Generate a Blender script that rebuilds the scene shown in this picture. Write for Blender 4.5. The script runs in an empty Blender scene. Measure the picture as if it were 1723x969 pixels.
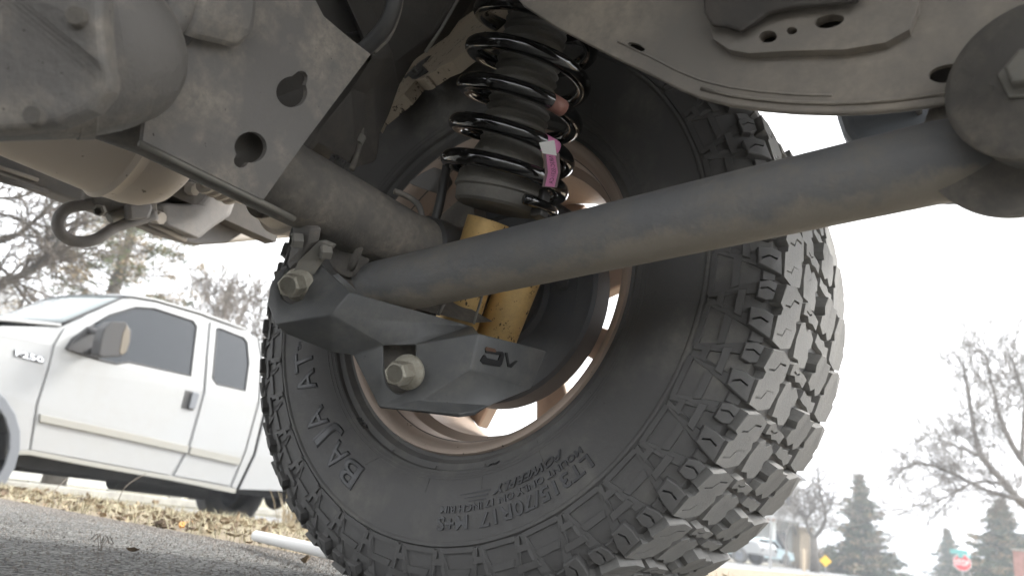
import bpy, bmesh, math, random
import numpy as np
from mathutils import Vector, Matrix
from mathutils.geometry import tessellate_polygon
random.seed(7); rng = np.random.default_rng(7)
S = bpy.context.scene
COL = S.collection
R = math.radians

# ------------------------------------------------------------------ camera
CAM = Vector((.6276, -.9000, .1086)); YAW, PIT, ROL = -.6289, .3009, .1237
PW, PH, FPX = 1723., 969., 1279.7
_f = Vector((math.sin(YAW)*math.cos(PIT), math.cos(YAW)*math.cos(PIT), math.sin(PIT)))
_r0 = Vector((math.cos(YAW), -math.sin(YAW), 0)); _u0 = _r0.cross(_f)
_r = math.cos(ROL)*_r0 + math.sin(ROL)*_u0
_u = -math.sin(ROL)*_r0 + math.cos(ROL)*_u0
cam = bpy.data.cameras.new('camera'); cob = bpy.data.objects.new('camera', cam); COL.objects.link(cob)
cob.matrix_world = Matrix(((_r.x, _u.x, -_f.x, CAM.x), (_r.y, _u.y, -_f.y, CAM.y), (_r.z, _u.z, -_f.z, CAM.z), (0, 0, 0, 1)))
cam.sensor_width = 36; cam.lens = 36*FPX/PW; cam.clip_start = .01; cam.clip_end = 3000
cam.dof.use_dof = True; cam.dof.focus_distance = .88; cam.dof.aperture_fstop = 7.0
S.camera = cob

# ------------------------------------------------------------------ world, sun, exposure
GLARE_HAZE = .0036
SUN_EL, SUN_AZ = R(38), R(35)       # azimuth from +Y towards +X
w = bpy.data.worlds.new('World'); S.world = w; w.use_nodes = True
nt = w.node_tree; nt.nodes.clear()
sky = nt.nodes.new('ShaderNodeTexSky'); sky.sky_type = 'NISHITA'; sky.sun_disc = False
sky.sun_elevation = SUN_EL; sky.sun_rotation = SUN_AZ; sky.air_density = 1.0; sky.dust_density = 4.0; sky.ozone_density = 1.0
hsv = nt.nodes.new('ShaderNodeHueSaturation'); hsv.inputs['Saturation'].default_value = .12
mixw = nt.nodes.new('ShaderNodeMix'); mixw.data_type = 'RGBA'; mixw.inputs[0].default_value = .6
mixw.inputs[7].default_value = (11.0, 11.2, 11.4, 1)      # the even white of the cloud sheet
bg = nt.nodes.new('ShaderNodeBackground'); bg.inputs['Strength'].default_value = .10
ow = nt.nodes.new('ShaderNodeOutputWorld')
nt.links.new(sky.outputs[0], hsv.inputs['Color']); nt.links.new(hsv.outputs[0], mixw.inputs[6])
nt.links.new(mixw.outputs[2], bg.inputs['Color']); nt.links.new(bg.outputs[0], ow.inputs['Surface'])
sl = bpy.data.lights.new('sun', 'SUN'); sl.energy = 1.2; sl.angle = R(14); sl.color = (1, .96, .9)
so = bpy.data.objects.new('sun', sl); COL.objects.link(so)
sd = Vector((math.sin(SUN_AZ)*math.cos(SUN_EL), math.cos(SUN_AZ)*math.cos(SUN_EL), math.sin(SUN_EL)))
so.rotation_euler = sd.to_track_quat('Z', 'Y').to_euler()
S.view_settings.view_transform = 'Standard'; S.view_settings.look = 'None'
S.view_settings.exposure = 2.1; S.view_settings.gamma = 1.0

# ------------------------------------------------------------------ helpers
def ray(px, py): return _f + _r*((px-PW/2)/FPX) - _u*((py-PH/2)/FPX)
def P(px, py, d=None, x=None, y=None, z=None):
    v = ray(px, py)
    if d is not None: t = d
    elif x is not None: t = (x-CAM.x)/v.x
    elif y is not None: t = (y-CAM.y)/v.y
    else: t = (z-CAM.z)/v.z
    return CAM + v*t
def depth(p): return (Vector(p)-CAM).dot(_f)
def PP(px, py, pl):
    o, n = pl; v = ray(px, py)
    return CAM + v*((o-CAM).dot(n)/v.dot(n))
def plane3(a, b, c):
    n = (b-a).cross(c-a).normalized()
    if n.dot(a-CAM) > 0: n = -n          # towards the viewer side
    return (a, n)

def mesh_from(name, verts, faces, smooth=False):
    me = bpy.data.meshes.new(name); me.from_pydata([tuple(v) for v in verts], [], faces); me.update()
    if smooth: me.polygons.foreach_set('use_smooth', [True]*len(me.polygons))
    return me
class MB:
    def __init__(s): s.v = []; s.f = []
    def add(s, v, f):
        o = len(s.v); s.v += [tuple(p) for p in v]; s.f += [tuple(i+o for i in q) for q in f]; return s
    def tube(s, pts, rad, n=10, cap=True, flat=1.0):
        pts = [Vector(p) for p in pts]
        if not isinstance(rad, (list, tuple)): rad = [rad]*len(pts)
        t0 = (pts[1]-pts[0]).normalized(); a = t0.orthogonal().normalized()
        V = []
        for i, p in enumerate(pts):
            if i == 0: t = t0
            elif i == len(pts)-1: t = (pts[-1]-pts[-2]).normalized()
            else: t = ((pts[i+1]-p).normalized()+(p-pts[i-1]).normalized()).normalized()
            a = (a - t*a.dot(t)).normalized(); b = t.cross(a)
            for k in range(n):
                c = 2*math.pi*k/n
                V.append(p + (a*math.cos(c)*flat + b*math.sin(c))*rad[i])
        F = [(i*n+k, i*n+(k+1) % n, (i+1)*n+(k+1) % n, (i+1)*n+k) for i in range(len(pts)-1) for k in range(n)]
        if cap: F += [tuple(range(n-1, -1, -1)), tuple((len(pts)-1)*n+k for k in range(n))]
        return s.add(V, F)
    def lathe(s, prof, o, ax, n=32, a0=0, a1=2*math.pi, sx=1.0):
        """prof: list of (t along axis, radius)"""
        o = Vector(o); ax = Vector(ax).normalized(); a = ax.orthogonal().normalized(); b = ax.cross(a)
        V = []; full = abs(a1-a0-2*math.pi) < 1e-6; m = n if full else n+1
        for t, r in prof:
            for k in range(m):
                c = a0+(a1-a0)*k/n
                V.append(o + ax*t + (a*math.cos(c)*sx+b*math.sin(c))*r)
        F = []
        for i in range(len(prof)-1):
            for k in range(n):
                k2 = (k+1) % m
                F.append((i*m+k, i*m+k2, (i+1)*m+k2, (i+1)*m+k))
        return s.add(V, F)
    def box(s, c, size, rot=None):
        c = Vector(c); h = Vector(size)/2
        V = [Vector((x*h.x, y*h.y, z*h.z)) for x in (-1, 1) for y in (-1, 1) for z in (-1, 1)]
        if rot is not None: V = [rot @ v for v in V]
        return s.add([c+v for v in V], [(0, 1, 3, 2), (4, 6, 7, 5), (0, 4, 5, 1), (2, 3, 7, 6), (0, 2, 6, 4), (1, 5, 7, 3)])
    def prism(s, loop, off):
        """loop of 3D points (with optional holes as list of loops) extruded by vector off"""
        return s.plate([loop], off)
    def plate(s, loops, off):
        off = Vector(off); loops = [[Vector(p) for p in l] for l in loops]
        tr = tessellate_polygon(loops); flat = [p for l in loops for p in l]; n = len(flat)
        F = [tuple(t) for t in tr] + [tuple(i+n for i in reversed(t)) for t in tr]
        o = 0
        for l in loops:
            m = len(l)
            F += [(o+i, o+(i+1) % m, o+(i+1) % m+n, o+i+n) for i in range(m)]
            o += m
        return s.add(flat+[p+off for p in flat], F)
    def build(s, name, mat, parent=None, smooth=False, bevel=0, seg=2, solid=0, auto=None, fix=True):
        me = mesh_from(name, s.v, s.f, smooth)
        if fix:
            bm = bmesh.new(); bm.from_mesh(me)
            bmesh.ops.recalc_face_normals(bm, faces=bm.faces); bm.to_mesh(me); bm.free()
        if auto is not None:
            me.polygons.foreach_set('use_smooth', [True]*len(me.polygons)); me.set_sharp_from_angle(angle=R(auto))
        me.materials.append(mat)
        ob = bpy.data.objects.new(name, me); COL.objects.link(ob)
        if parent is not None: ob.parent = parent
        if solid:
            m = ob.modifiers.new('solid', 'SOLIDIFY'); m.thickness = solid; m.offset = 1
        if bevel:
            m = ob.modifiers.new('bevel', 'BEVEL'); m.width = bevel; m.segments = seg; m.limit_method = 'ANGLE'; m.angle_limit = R(25)
        return ob
def empty(name, loc=(0, 0, 0), parent=None, rz=0):
    o = bpy.data.objects.new(name, None); COL.objects.link(o); o.location = loc; o.rotation_euler.z = rz
    o.empty_display_size = .1
    if parent is not None: o.parent = parent
    return o
def tag(o, label=None, cat=None, group=None, kind=None):
    if label: o['label'] = label
    if cat: o['category'] = cat
    if group: o['group'] = group
    if kind: o['kind'] = kind
    return o
def smoothpath(pts, n=6):
    pts = [Vector(p) for p in pts]; out = []
    q = [pts[0]*2-pts[1]]+pts+[pts[-1]*2-pts[-2]]
    for i in range(1, len(q)-2):
        for k in range(n):
            t = k/n; a, b, c, d = q[i-1], q[i], q[i+1], q[i+2]
            out.append(.5*((2*b)+(c-a)*t+(2*a-5*b+4*c-d)*t*t+(3*b-a-3*c+d)*t**3))
    out.append(pts[-1]); return out

# ------------------------------------------------------------------ materials
def mat(name, col, rough=.6, metal=0., dust=None, dscale=14., damt=.5, dedge=(.42, .62), bump=0., bscale=80., coat=0., low=None, spk=0., spks=120., spkcol=(.03, .025, .02), var=.0, vscale=6., spec=.5):
    m = bpy.data.materials.new(name); m.use_nodes = True; t = m.node_tree; N = t.nodes; L = t.links
    b = N['Principled BSDF']; b.inputs['Roughness'].default_value = rough; b.inputs['Metallic'].default_value = metal
    b.inputs['Specular IOR Level'].default_value = spec
    if coat: b.inputs['Coat Weight'].default_value = coat; b.inputs['Coat Roughness'].default_value = .06
    tc = N.new('ShaderNodeTexCoord'); src = tc.outputs['Object']
    cur = None
    def noise(scale, det=6, rg=.6):
        n = N.new('ShaderNodeTexNoise'); n.inputs['Scale'].default_value = scale; n.inputs['Detail'].default_value = det
        n.inputs['Roughness'].default_value = rg; L.new(src, n.inputs['Vector']); return n.outputs['Fac']
    def ramp(s, a, b_):
        r = N.new('ShaderNodeMapRange'); r.inputs['From Min'].default_value = a; r.inputs['From Max'].default_value = b_; L.new(s, r.inputs['Value']); return r.outputs[0]
    def mix(f, a, c):
        x = N.new('ShaderNodeMix'); x.data_type = 'RGBA'
        if isinstance(f, float): x.inputs[0].default_value = f
        else: L.new(f, x.inputs[0])
        for i, v in ((6, a), (7, c)):
            if isinstance(v, tuple): x.inputs[i].default_value = (*v[:3], 1)
            else: L.new(v, x.inputs[i])
        return x.outputs[2]
    cur = tuple(col)
    if var:
        lo = tuple(c*(1-var) for c in col); hi = tuple(min(1, c*(1+var)) for c in col)
        cur = mix(ramp(noise(vscale), .3, .7), lo, hi)
    if dust:
        n1 = ramp(noise(dscale), *dedge)
        n2 = ramp(noise(dscale*7, 8, .7), .3, .75)
        mm = N.new('ShaderNodeMath'); mm.operation = 'MULTIPLY'; L.new(n1, mm.inputs[0]); L.new(n2, mm.inputs[1])
        m2 = N.new('ShaderNodeMath'); m2.operation = 'MULTIPLY_ADD'; L.new(mm.outputs[0], m2.inputs[0]); m2.inputs[1].default_value = damt; m2.inputs[2].default_value = damt*.25
        m2.use_clamp = True
        cur = mix(m2.outputs[0], cur, dust)
        rr = N.new('ShaderNodeMix'); rr.data_type = 'FLOAT'; L.new(m2.outputs[0], rr.inputs[0]); rr.inputs[2].default_value = rough; rr.inputs[3].default_value = .95
        L.new(rr.outputs[0], b.inputs['Roughness'])
    if low:
        ge = N.new('ShaderNodeNewGeometry'); sx = N.new('ShaderNodeSeparateXYZ'); L.new(ge.outputs['Normal'], sx.inputs[0])
        a1 = N.new('ShaderNodeMath'); a1.operation = 'MULTIPLY_ADD'; L.new(noise(18, 8, .7), a1.inputs[0]); a1.inputs[1].default_value = 1.6; a1.inputs[2].default_value = -.8
        a2 = N.new('ShaderNodeMath'); a2.operation = 'SUBTRACT'; L.new(a1.outputs[0], a2.inputs[0]); L.new(sx.outputs['Z'], a2.inputs[1])
        cur = mix(ramp(a2.outputs[0], .58, .86), cur, low)
    if spk:
        cur = mix(ramp(noise(spks, 3, .8), .72-spk*.12, .76-spk*.1), cur, spkcol)
    if isinstance(cur, tuple): b.inputs['Base Color'].default_value = (*cur, 1)
    else: L.new(cur, b.inputs['Base Color'])
    if bump:
        bn = N.new('ShaderNodeBump'); bn.inputs['Strength'].default_value = bump; bn.inputs['Distance'].default_value = .004
        L.new(noise(bscale, 8, .65), bn.inputs['Height']); L.new(bn.outputs[0], b.inputs['Normal'])
    return m
TAN = (.30, .255, .20)
M = {}
M['rubber'] = mat('tyre_rubber', (.066, .066, .069), .58, dust=(.22, .21, .19), dscale=7, damt=1.0, dedge=(.50, .70), bump=.16, bscale=140, spec=.5)
M['tread'] = mat('worn_tread_rubber', (.165, .163, .158), .80, dust=(.26, .25, .23), dscale=22, damt=.6, bump=.25, bscale=260)
M['letter'] = mat('letter_rubber', (.035, .035, .037), .38, bump=.08, bscale=200)
M['frame'] = mat('dusty_black_frame', (.075, .073, .070), .62, dust=(.26, .23, .19), dscale=15, damt=.9, dedge=(.45, .66), bump=.5, bscale=75)
M['arm'] = mat('dusty_arm', (.11, .11, .112), .55, dust=(.36, .32, .27), dscale=17, damt=1.0, dedge=(.45, .66), bump=.5, bscale=80, spk=.25, spks=120)
M['armd'] = mat('dirty_trailing_arm', (.145, .150, .160), .45, dust=(.24, .22, .19), dscale=14, damt=.8, bump=.5, bscale=60, low=(.27, .24, .20))
M['rail'] = mat('dusty_rail', (.17, .16, .15), .6, dust=(.38, .33, .27), dscale=7, damt=1.0, dedge=(.38, .62), bump=.25, bscale=40)
M['skid'] = mat('grey_blue_skid', (.070, .074, .077), .36, dust=(.22, .21, .19), dscale=14, damt=.45, spk=.25, spks=150, bump=.08, bscale=160)
M['logo'] = mat('logo_ink', (.010, .010, .011), .5)
M['logor'] = mat('logo_rust', (.09, .045, .025), .6)
M['coil'] = mat('gloss_black_coil', (.006, .006, .006), .12, coat=1., bump=.03, bscale=60)
M['boot'] = mat('dusty_boot', (.12, .115, .105), .8, dust=(.30, .28, .24), dscale=16, damt=.5, bump=.25, bscale=150)
M['gold'] = mat('gold_shock', (.66, .44, .17), .38, metal=.25, dust=(.30, .22, .12), dscale=18, damt=.5, spk=1., spks=90, spkcol=(.05, .03, .015))
M['seat'] = mat('satin_black', (.05, .05, .052), .4, dust=(.17, .155, .13), dscale=14, damt=.3, bump=.1)
M['zinc'] = mat('zinc_bolt', (.42, .40, .34), .45, metal=.6, dust=(.25, .22, .17), dscale=60, damt=.7, bump=.3, bscale=220)
M['tab'] = mat('pale_tab', (.20, .195, .18), .5, metal=.2, dust=(.27, .24, .19), dscale=30, damt=.6, bump=.2)
M['muff'] = mat('dusty_muffler', (.50, .44, .37), .55, metal=.1, dust=(.55, .46, .36), dscale=8, damt=.8, bump=.15, bscale=50, spk=.6, spks=40, spkcol=(.16, .13, .10))
M['plastic'] = mat('grey_plastic', (.17, .165, .165), .6, dust=(.38, .34, .29), dscale=10, damt=.5, bump=.15, bscale=120)
M['bump'] = mat('tan_bumper', (.42, .385, .34), .6, dust=(.34, .29, .23), dscale=7, damt=.7, bump=.1)
M['rim'] = mat('bronze_rim', (.44, .345, .28), .38, metal=.3, dust=(.42, .36, .31), dscale=7, damt=.55, bump=.06, spk=.3, spks=60)
M['disc'] = mat('brake_shield', (.085, .09, .098), .45, metal=.2, dust=(.2, .19, .175), dscale=8, damt=.4, bump=.1)
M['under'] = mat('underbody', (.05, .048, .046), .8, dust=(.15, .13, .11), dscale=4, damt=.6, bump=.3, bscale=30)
M['inner'] = mat('dusty_inner_panel', (.42, .36, .28), .8, dust=(.52, .44, .33), dscale=25, damt=.6, spk=1., spks=60, spkcol=(.06, .05, .04), bump=.3)
M['pink'] = mat('pink_label', (.62, .22, .40), .5); M['white'] = mat('white_label', (.75, .74, .72), .5); M['ink'] = mat('label_ink', (.02, .015, .02), .6)
M['mark'] = mat('paint_mark', (.30, .15, .12), .5)
M['clear'] = mat('tape', (.22, .16, .16), .25)
M['paint'] = mat('truck_white', (.305, .312, .318), .28, coat=.6, dust=(.27, .265, .24), dscale=1.8, damt=.35, spec=.5)
M['mould'] = mat('door_moulding', (.265, .262, .24), .45, dust=(.27, .25, .205), dscale=3, damt=.4)
M['glass'] = mat('tinted_glass', (.010, .014, .019), .05, spec=.5)
M['wind'] = mat('windscreen_glass', (.20, .225, .225), .08, spec=.8)
M['trim'] = mat('black_trim', (.035, .036, .038), .6, dust=(.16, .15, .14), dscale=5, damt=.3)
M['greytrim'] = mat('grey_flare', (.14, .15, .165), .6)
M['mirror'] = mat('mirror_shell', (.035, .035, .037), .55, dust=(.07, .065, .06), dscale=7, damt=.5)
M['amber'] = mat('amber_lens', (.14, .12, .09), .3)
M['chrome'] = mat('chrome', (.75, .75, .75), .15, metal=1.)
M['bark'] = mat('bark', (.11, .098, .082), .9, var=.35, vscale=4, bump=.4, bscale=12)
M['barkl'] = mat('bark_grey', (.20, .185, .17), .9, var=.3, vscale=3)
M['twig'] = mat('twig', (.12, .10, .08), .9, var=.3, vscale=2)
M['needle'] = mat('pine_needle', (.10, .115, .055), .8, var=.5, vscale=1.3)
M['needleb'] = mat('brown_foliage', (.24, .185, .11), .85, var=.5, vscale=1.5)
M['spruce'] = mat('spruce_green', (.055, .075, .042), .85, var=.45, vscale=1.2)

def asphalt(name, base, sc=260., bumpd=.004, patch=.2):
    m = bpy.data.materials.new(name); m.use_nodes = True; t = m.node_tree; N = t.nodes; L = t.links; b = N['Principled BSDF']
    tc = N.new('ShaderNodeTexCoord')
    v = N.new('ShaderNodeTexVoronoi'); v.inputs['Scale'].default_value = sc; L.new(tc.outputs['Object'], v.inputs['Vector'])
    n = N.new('ShaderNodeTexNoise'); n.inputs['Scale'].default_value = sc*.5; n.inputs['Detail'].default_value = 8; n.inputs['Roughness'].default_value = .75; L.new(tc.outputs['Object'], n.inputs['Vector'])
    n2 = N.new('ShaderNodeTexNoise'); n2.inputs['Scale'].default_value = 5; n2.inputs['Detail'].default_value = 6; L.new(tc.outputs['Object'], n2.inputs['Vector'])
    r = N.new('ShaderNodeValToRGB'); L.new(v.outputs['Color'], r.inputs[0])
    r.color_ramp.elements[0].position = .15; r.color_ramp.elements[0].color = (*(c*.22 for c in base), 1)
    r.color_ramp.elements[1].position = .95; r.color_ramp.elements[1].color = (*(min(1, c*2.4) for c in base), 1)
    mr = N.new('ShaderNodeMapRange'); mr.inputs[1].default_value = .3; mr.inputs[2].default_value = .7; mr.inputs[3].default_value = 1-patch; mr.inputs[4].default_value = 1+patch; L.new(n2.outputs['Fac'], mr.inputs[0])
    x = N.new('ShaderNodeMix'); x.data_type = 'RGBA'; x.blend_type = 'MULTIPLY'; x.inputs[0].default_value = 1; L.new(r.outputs[0], x.inputs[6]); L.new(mr.outputs[0], x.inputs[7])
    L.new(x.outputs[2], b.inputs['Base Color']); b.inputs['Roughness'].default_value = .85
    ad = N.new('ShaderNodeMath'); ad.operation = 'SUBTRACT'; L.new(n.outputs['Fac'], ad.inputs[0]); L.new(v.outputs['Distance'], ad.inputs[1])
    bn = N.new('ShaderNodeBump'); bn.inputs['Strength'].default_value = 1; bn.inputs['Distance'].default_value = bumpd; L.new(ad.outputs[0], bn.inputs['Height']); L.new(bn.outputs[0], b.inputs['Normal'])
    return m
M['asphalt'] = asphalt('driveway_asphalt', (.215, .21, .195), 200, .03)
M['street'] = asphalt('street_asphalt', (.15, .15, .15), 60, .003)
M['soil'] = mat('verge_soil', (.16, .125, .085), .95, dust=(.30, .25, .17), dscale=9, damt=.8, bump=.8, bscale=60)
M['lawn'] = mat('far_lawn', (.20, .18, .11), .95, dust=(.27, .23, .15), dscale=2, damt=.7, bump=.6, bscale=20)
M['kerb'] = mat('kerb_concrete', (.33, .32, .29), .9, var=.2, vscale=6, bump=.3, bscale=60)

# ------------------------------------------------------------------ the vehicle: wheel
WC = Vector((0, 0, .42)); TR = .430
car = tag(empty('off_road_vehicle', (0, 0, 0)), 'dusty off-road vehicle seen from underneath, with axle, coil spring and knobbly tyre', 'vehicle')
wheel = empty('wheel', tuple(WC), car)
def wp(th, w_, r): 
    return Vector((r*math.sin(th), w_, max(-r*math.cos(th), -.4185)))
SW = [(-.104, .214), (-.116, .222), (-.1215, .234), (-.1225, .240), (-.130, .246), (-.1315, .254), (-.1365, .2555), (-.141, .263), (-.148, .278), (-.1535, .295), (-.1562, .315), (-.1575, .332), (-.1575, .340), (-.1595, .3425), (-.1595, .3455), (-.1565, .348)]
BP = [(-.1565, .345), (-.156, .362), (-.153, .380), (-.147, .396), (-.139, .406), (-.120, .4105), (-.080, .4125), (0, .414), (.080, .4125), (.120, .4105), (.139, .406), (.147, .396), (.153, .380), (.156, .362), (.1565, .345)]
def sidew(r): return float(np.interp(r, [p[1] for p in SW], [p[0] for p in SW]))
_s = [0]
for a, b in zip(BP, BP[1:]): _s.append(_s[-1]+math.dist(a, b))
STOT = _s[-1]
def bp(s):
    w_ = float(np.interp(s, _s, [p[0] for p in BP])); r = float(np.interp(s, _s, [p[1] for p in BP]))
    e = .008
    w0, w1 = (float(np.interp(q, _s, [p[0] for p in BP])) for q in (s-e, s+e)); r0, r1 = (float(np.interp(q, _s, [p[1] for p in BP])) for q in (s-e, s+e))
    tw, tr = w1-w0, r1-r0; l = math.hypot(tw, tr) or 1
    return w_, r, -tr/l, tw/l          # normal (w, r), outward
mb = MB(); n = 256
prof = SW[:-1]+[(-.1565, .3475)]+[BP[i] for i in range(1, len(BP)-1)]+[(-a, b) for a, b in reversed(SW[:-1])]
V = [wp(2*math.pi*k/n, a, b) for a, b in prof for k in range(n)]
F = [(i*n+k, i*n+(k+1) % n, (i+1)*n+(k+1) % n, (i+1)*n+k) for i in range(len(prof)-1) for k in range(n)]
mb.add(V, F); mb.build('tyre', M['rubber'], wheel, auto=28)

NP_ = 38; DU = 2*math.pi/NP_
def mapb(u, s, h):
    w_, r, nw, nr = bp(s); return wp(u*DU, w_+nw*h, r+nr*h)
def strip(a, b, wd):     # thin quad outline along a polyline in (u, s) scaled space
    return None
def sipe(pts, wu=.011, ws=.0005):
    """closed thin loop round a zigzag polyline (u, s)"""
    L_, R_ = [], []
    for i, (u, s) in enumerate(pts):
        a = pts[max(0, i-1)]; b = pts[min(len(pts)-1, i+1)]
        tu, ts = (b[0]-a[0])*.07, (b[1]-a[1]); l = math.hypot(tu, ts) or 1
        nu, ns = -ts/l, tu/l; k = .0011
        L_.append((u+nu*k/.07, s+ns*k)); R_.append((u-nu*k/.07, s-ns*k))
    return L_+R_[::-1]
def block(mb, k, poly, h, holes=(), h0=-.001, taper=.0012):
    cu = sum(p[0] for p in poly)/len(poly); cs = sum(p[1] for p in poly)/len(poly)
    def inset(p):
        du, ds = (p[0]-cu)*.07, p[1]-cs; l = math.hypot(du, ds) or 1
        return (p[0]-du/l*taper/.07, p[1]-ds/l*taper)
    top = [inset(p) for p in poly]
    c = .0011                                    # small chamfer
    def ins2(p):
        du, ds = (p[0]-cu)*.07, p[1]-cs; l = math.hypot(du, ds) or 1
        return (p[0]-du/l*c/.07, p[1]-ds/l*c)
    top2 = [ins2(p) for p in top]
    m = len(poly); V = []
    V += [mapb(k+p[0], p[1], h0) for p in poly]
    V += [mapb(k+p[0], p[1], h-.0009) for p in top]
    lev = [mapb(k+p[0], p[1], h) for p in top2]
    V += lev; F = []
    for lv in (0, 1):
        F += [(lv*m+i, lv*m+(i+1) % m, (lv+1)*m+(i+1) % m, (lv+1)*m+i) for i in range(m)]
    loops2 = [[Vector((p[0]*.07, p[1], 0)) for p in top2]]+[[Vector((p[0]*.07, p[1], 0)) for p in hl] for hl in holes]
    tri = tessellate_polygon(loops2)
    hs = [mapb(k+p[0], p[1], h) for hl in holes for p in hl]
    o = len(V); V += hs
    F += [tuple((2*m+i) if i < m else (o+i-m) for i in t) for t in tri]
    for hl in holes:
        q = len(hl); d = len(V); V += [mapb(k+p[0], p[1], h-.009) for p in hl]
        F += [(o+i, o+(i+1) % q, d+(i+1) % q, d+i) for i in range(q)]; o += q
        F.append(tuple(d+i for i in range(q)))
    mb.add(V, F)
tb = MB(); sb = MB()
R1 = [(.02, .072), (.40, .069), (.45, .076), (.56, .076), (.60, .068), (.92, .071), (1.0, .098), (.93, .128), (.60, .135), (.54, .127), (.44, .134), (.12, .130), (.0, .100)]
R1s = [sipe([(.16, .080), (.20, .094), (.33, .100), (.36, .118)]), sipe([(.62, .082), (.66, .096), (.79, .102), (.82, .120)])]
R2 = [(.05, .146), (.34, .140), (.60, .143), (.68, .156), (.58, .168), (.66, .180), (.56, .200), (.40, .201), (.34, .192), (.22, .200), (.02, .196), (-.03, .176), (.06, .164)]
R2s = [sipe([(.16, .152), (.26, .162), (.40, .160), (.50, .172)]), sipe([(.12, .180), (.24, .184), (.38, .178)])]
R2b = [(.75, .142), (.92, .139), (.99, .150), (.92, .166), (.90, .186), (.86, .202), (.70, .201), (.74, .184), (.70, .168), (.78, .158)]
R2bs = [sipe([(.84, .152), (.82, .164), (.86, .172)])]
mir = lambda pl, off: [((1-u+off), STOT-s) for u, s in pl]
def ringof(make, name, m, ks, auto=None):
    b_ = MB(); make(b_); first = b_.build(name, m, wheel, auto=auto)
    for i, k in enumerate(ks):
        o = first
        if i: o = first.copy(); COL.objects.link(o); o.parent = wheel
        o.rotation_euler = (0, -k*DU, 0)
for par in (0, 1):
    dj = 0.; sh = (lambda q: [(u+dj, s_) for u, s_ in q]); ks_ = range(par, NP_, 2)
    ringof(lambda b_: block(b_, 0, R1, .0160, R1s), 'tread_block', M['tread'], ks_)
    for poly, hl in ((R2, R2s), (R2b, R2bs)):
        ringof(lambda b_: block(b_, 0, sh(poly), .0158, [sh(h_) for h_ in hl]), 'tread_block', M['tread'], ks_)
    for poly in (R1, R2, R2b):
        ringof(lambda b_: block(b_, 0, sh(mir(poly, .4)), .0158), 'tread_block', M['tread'], ks_)
def lug(sb):
    for e in (0, 1):
        f = (lambda pl: [((1-u) if e else u, s_) for u, s_ in pl])
        block(sb, 0, f([(.38, .004), (.50, .004), (.42, .026), (.33, .050), (.27, .066), (.04, .066), (.12, .052)]), .0034, taper=.0008)
    block(sb, 0, [(.38, .014), (.62, .014), (.66, .022), (.34, .022)], .0030, taper=.0005)
    block(sb, 0, [(.28, .034), (.72, .034), (.75, .042), (.25, .042)], .0040, taper=.0005)
    block(sb, 0, [(.14, .048), (.44, .047), (.47, .058), (.42, .069), (.02, .071), (.06, .060)], .0105, [sipe([(.24, .052), (.30, .058), (.26, .064)])], taper=.0015)
    block(sb, 0, [(.60, .051), (.88, .051), (.95, .060), (.93, .070), (.62, .067), (.57, .060)], .0075, [sipe([(.76, .054), (.80, .060), (.76, .066)])], taper=.0015)
    block(sb, 0, [(.52, .003), (1.42, .003), (1.38, .009), (.58, .009)], .0028, taper=.0005)
    block(sb, 0, [(.70, .026), (1.28, .026), (1.22, .034), (.76, .034)], .0026, taper=.0005)
    block(sb, 0, [(.06, .069), (-.06, .069), (-.09, .054), (.09, .054)], .0045, taper=.001)
ringof(lug, 'shoulder_lug', M['rubber'], range(NP_), auto=20)
ringof(lambda b_: block(b_, 0, mir([(.15, .030), (.85, .030), (.90, .068), (.10, .068)], 0), .008), 'outer_lug', M['rubber'], range(NP_))

# raised lettering
def text_geo(s, size, ext, off=.0, outline=0, shear=0, sp=1.0):
    cu = bpy.data.curves.new('t', 'FONT'); cu.body = s; cu.size = size; cu.shear = shear; cu.space_character = sp
    cu.resolution_u = 3
    if outline: cu.fill_mode = 'NONE'; cu.bevel_depth = outline; cu.bevel_resolution = 0
    else: cu.extrude = ext; cu.offset = off
    o = bpy.data.objects.new('t', cu); COL.objects.link(o)
    dg = bpy.context.evaluated_depsgraph_get(); dg.update()
    me = bpy.data.meshes.new_from_object(o.evaluated_get(dg))
    V = [v.co.copy() for v in me.vertices]; F = [tuple(p.vertices) for p in me.polygons]
    bpy.data.objects.remove(o); bpy.data.curves.remove(cu); bpy.data.meshes.remove(me)
    return V, F
def sub_long(V, F, lim):
    bm = bmesh.new(); vs = [bm.verts.new(v) for v in V]
    for f in F:
        try: bm.faces.new([vs[i] for i in f])
        except ValueError: pass
    bmesh.ops.triangulate(bm, faces=bm.faces)
    for _ in range(3):
        ed = [e for e in bm.edges if e.calc_length() > lim]
        if not ed: break
        bmesh.ops.subdivide_edges(bm, edges=ed, cuts=1)
        bmesh.ops.triangulate(bm, faces=bm.faces)
    bm.verts.index_update(); V = [v.co.copy() for v in bm.verts]; F = [tuple(v.index for v in f.verts) for f in bm.faces]; bm.free()
    return V, F
def on_tyre(mb, s, size, th0, r0, ext=.0012, fit=None, **kw):
    """th0: angle (deg) where the text starts; fit: angle where it must end"""
    V, F = text_geo(s, size, ext, **kw); V, F = sub_long(V, F, .012)
    x0 = min(v.x for v in V); x1 = max(v.x for v in V); k = 1
    if fit is not None: k = R(th0-fit)*r0/(x1-x0)
    mb.add([wp(R(th0)-(v.x-x0)*k/r0, sidew(r0+v.y)-v.z-.0003, r0+v.y) for v in V], F)
r0 = .289
def word(*a, **k):
    b_ = MB(); on_tyre(b_, *a, **k); b_.build('raised_lettering', M['letter'], wheel, auto=30)
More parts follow.
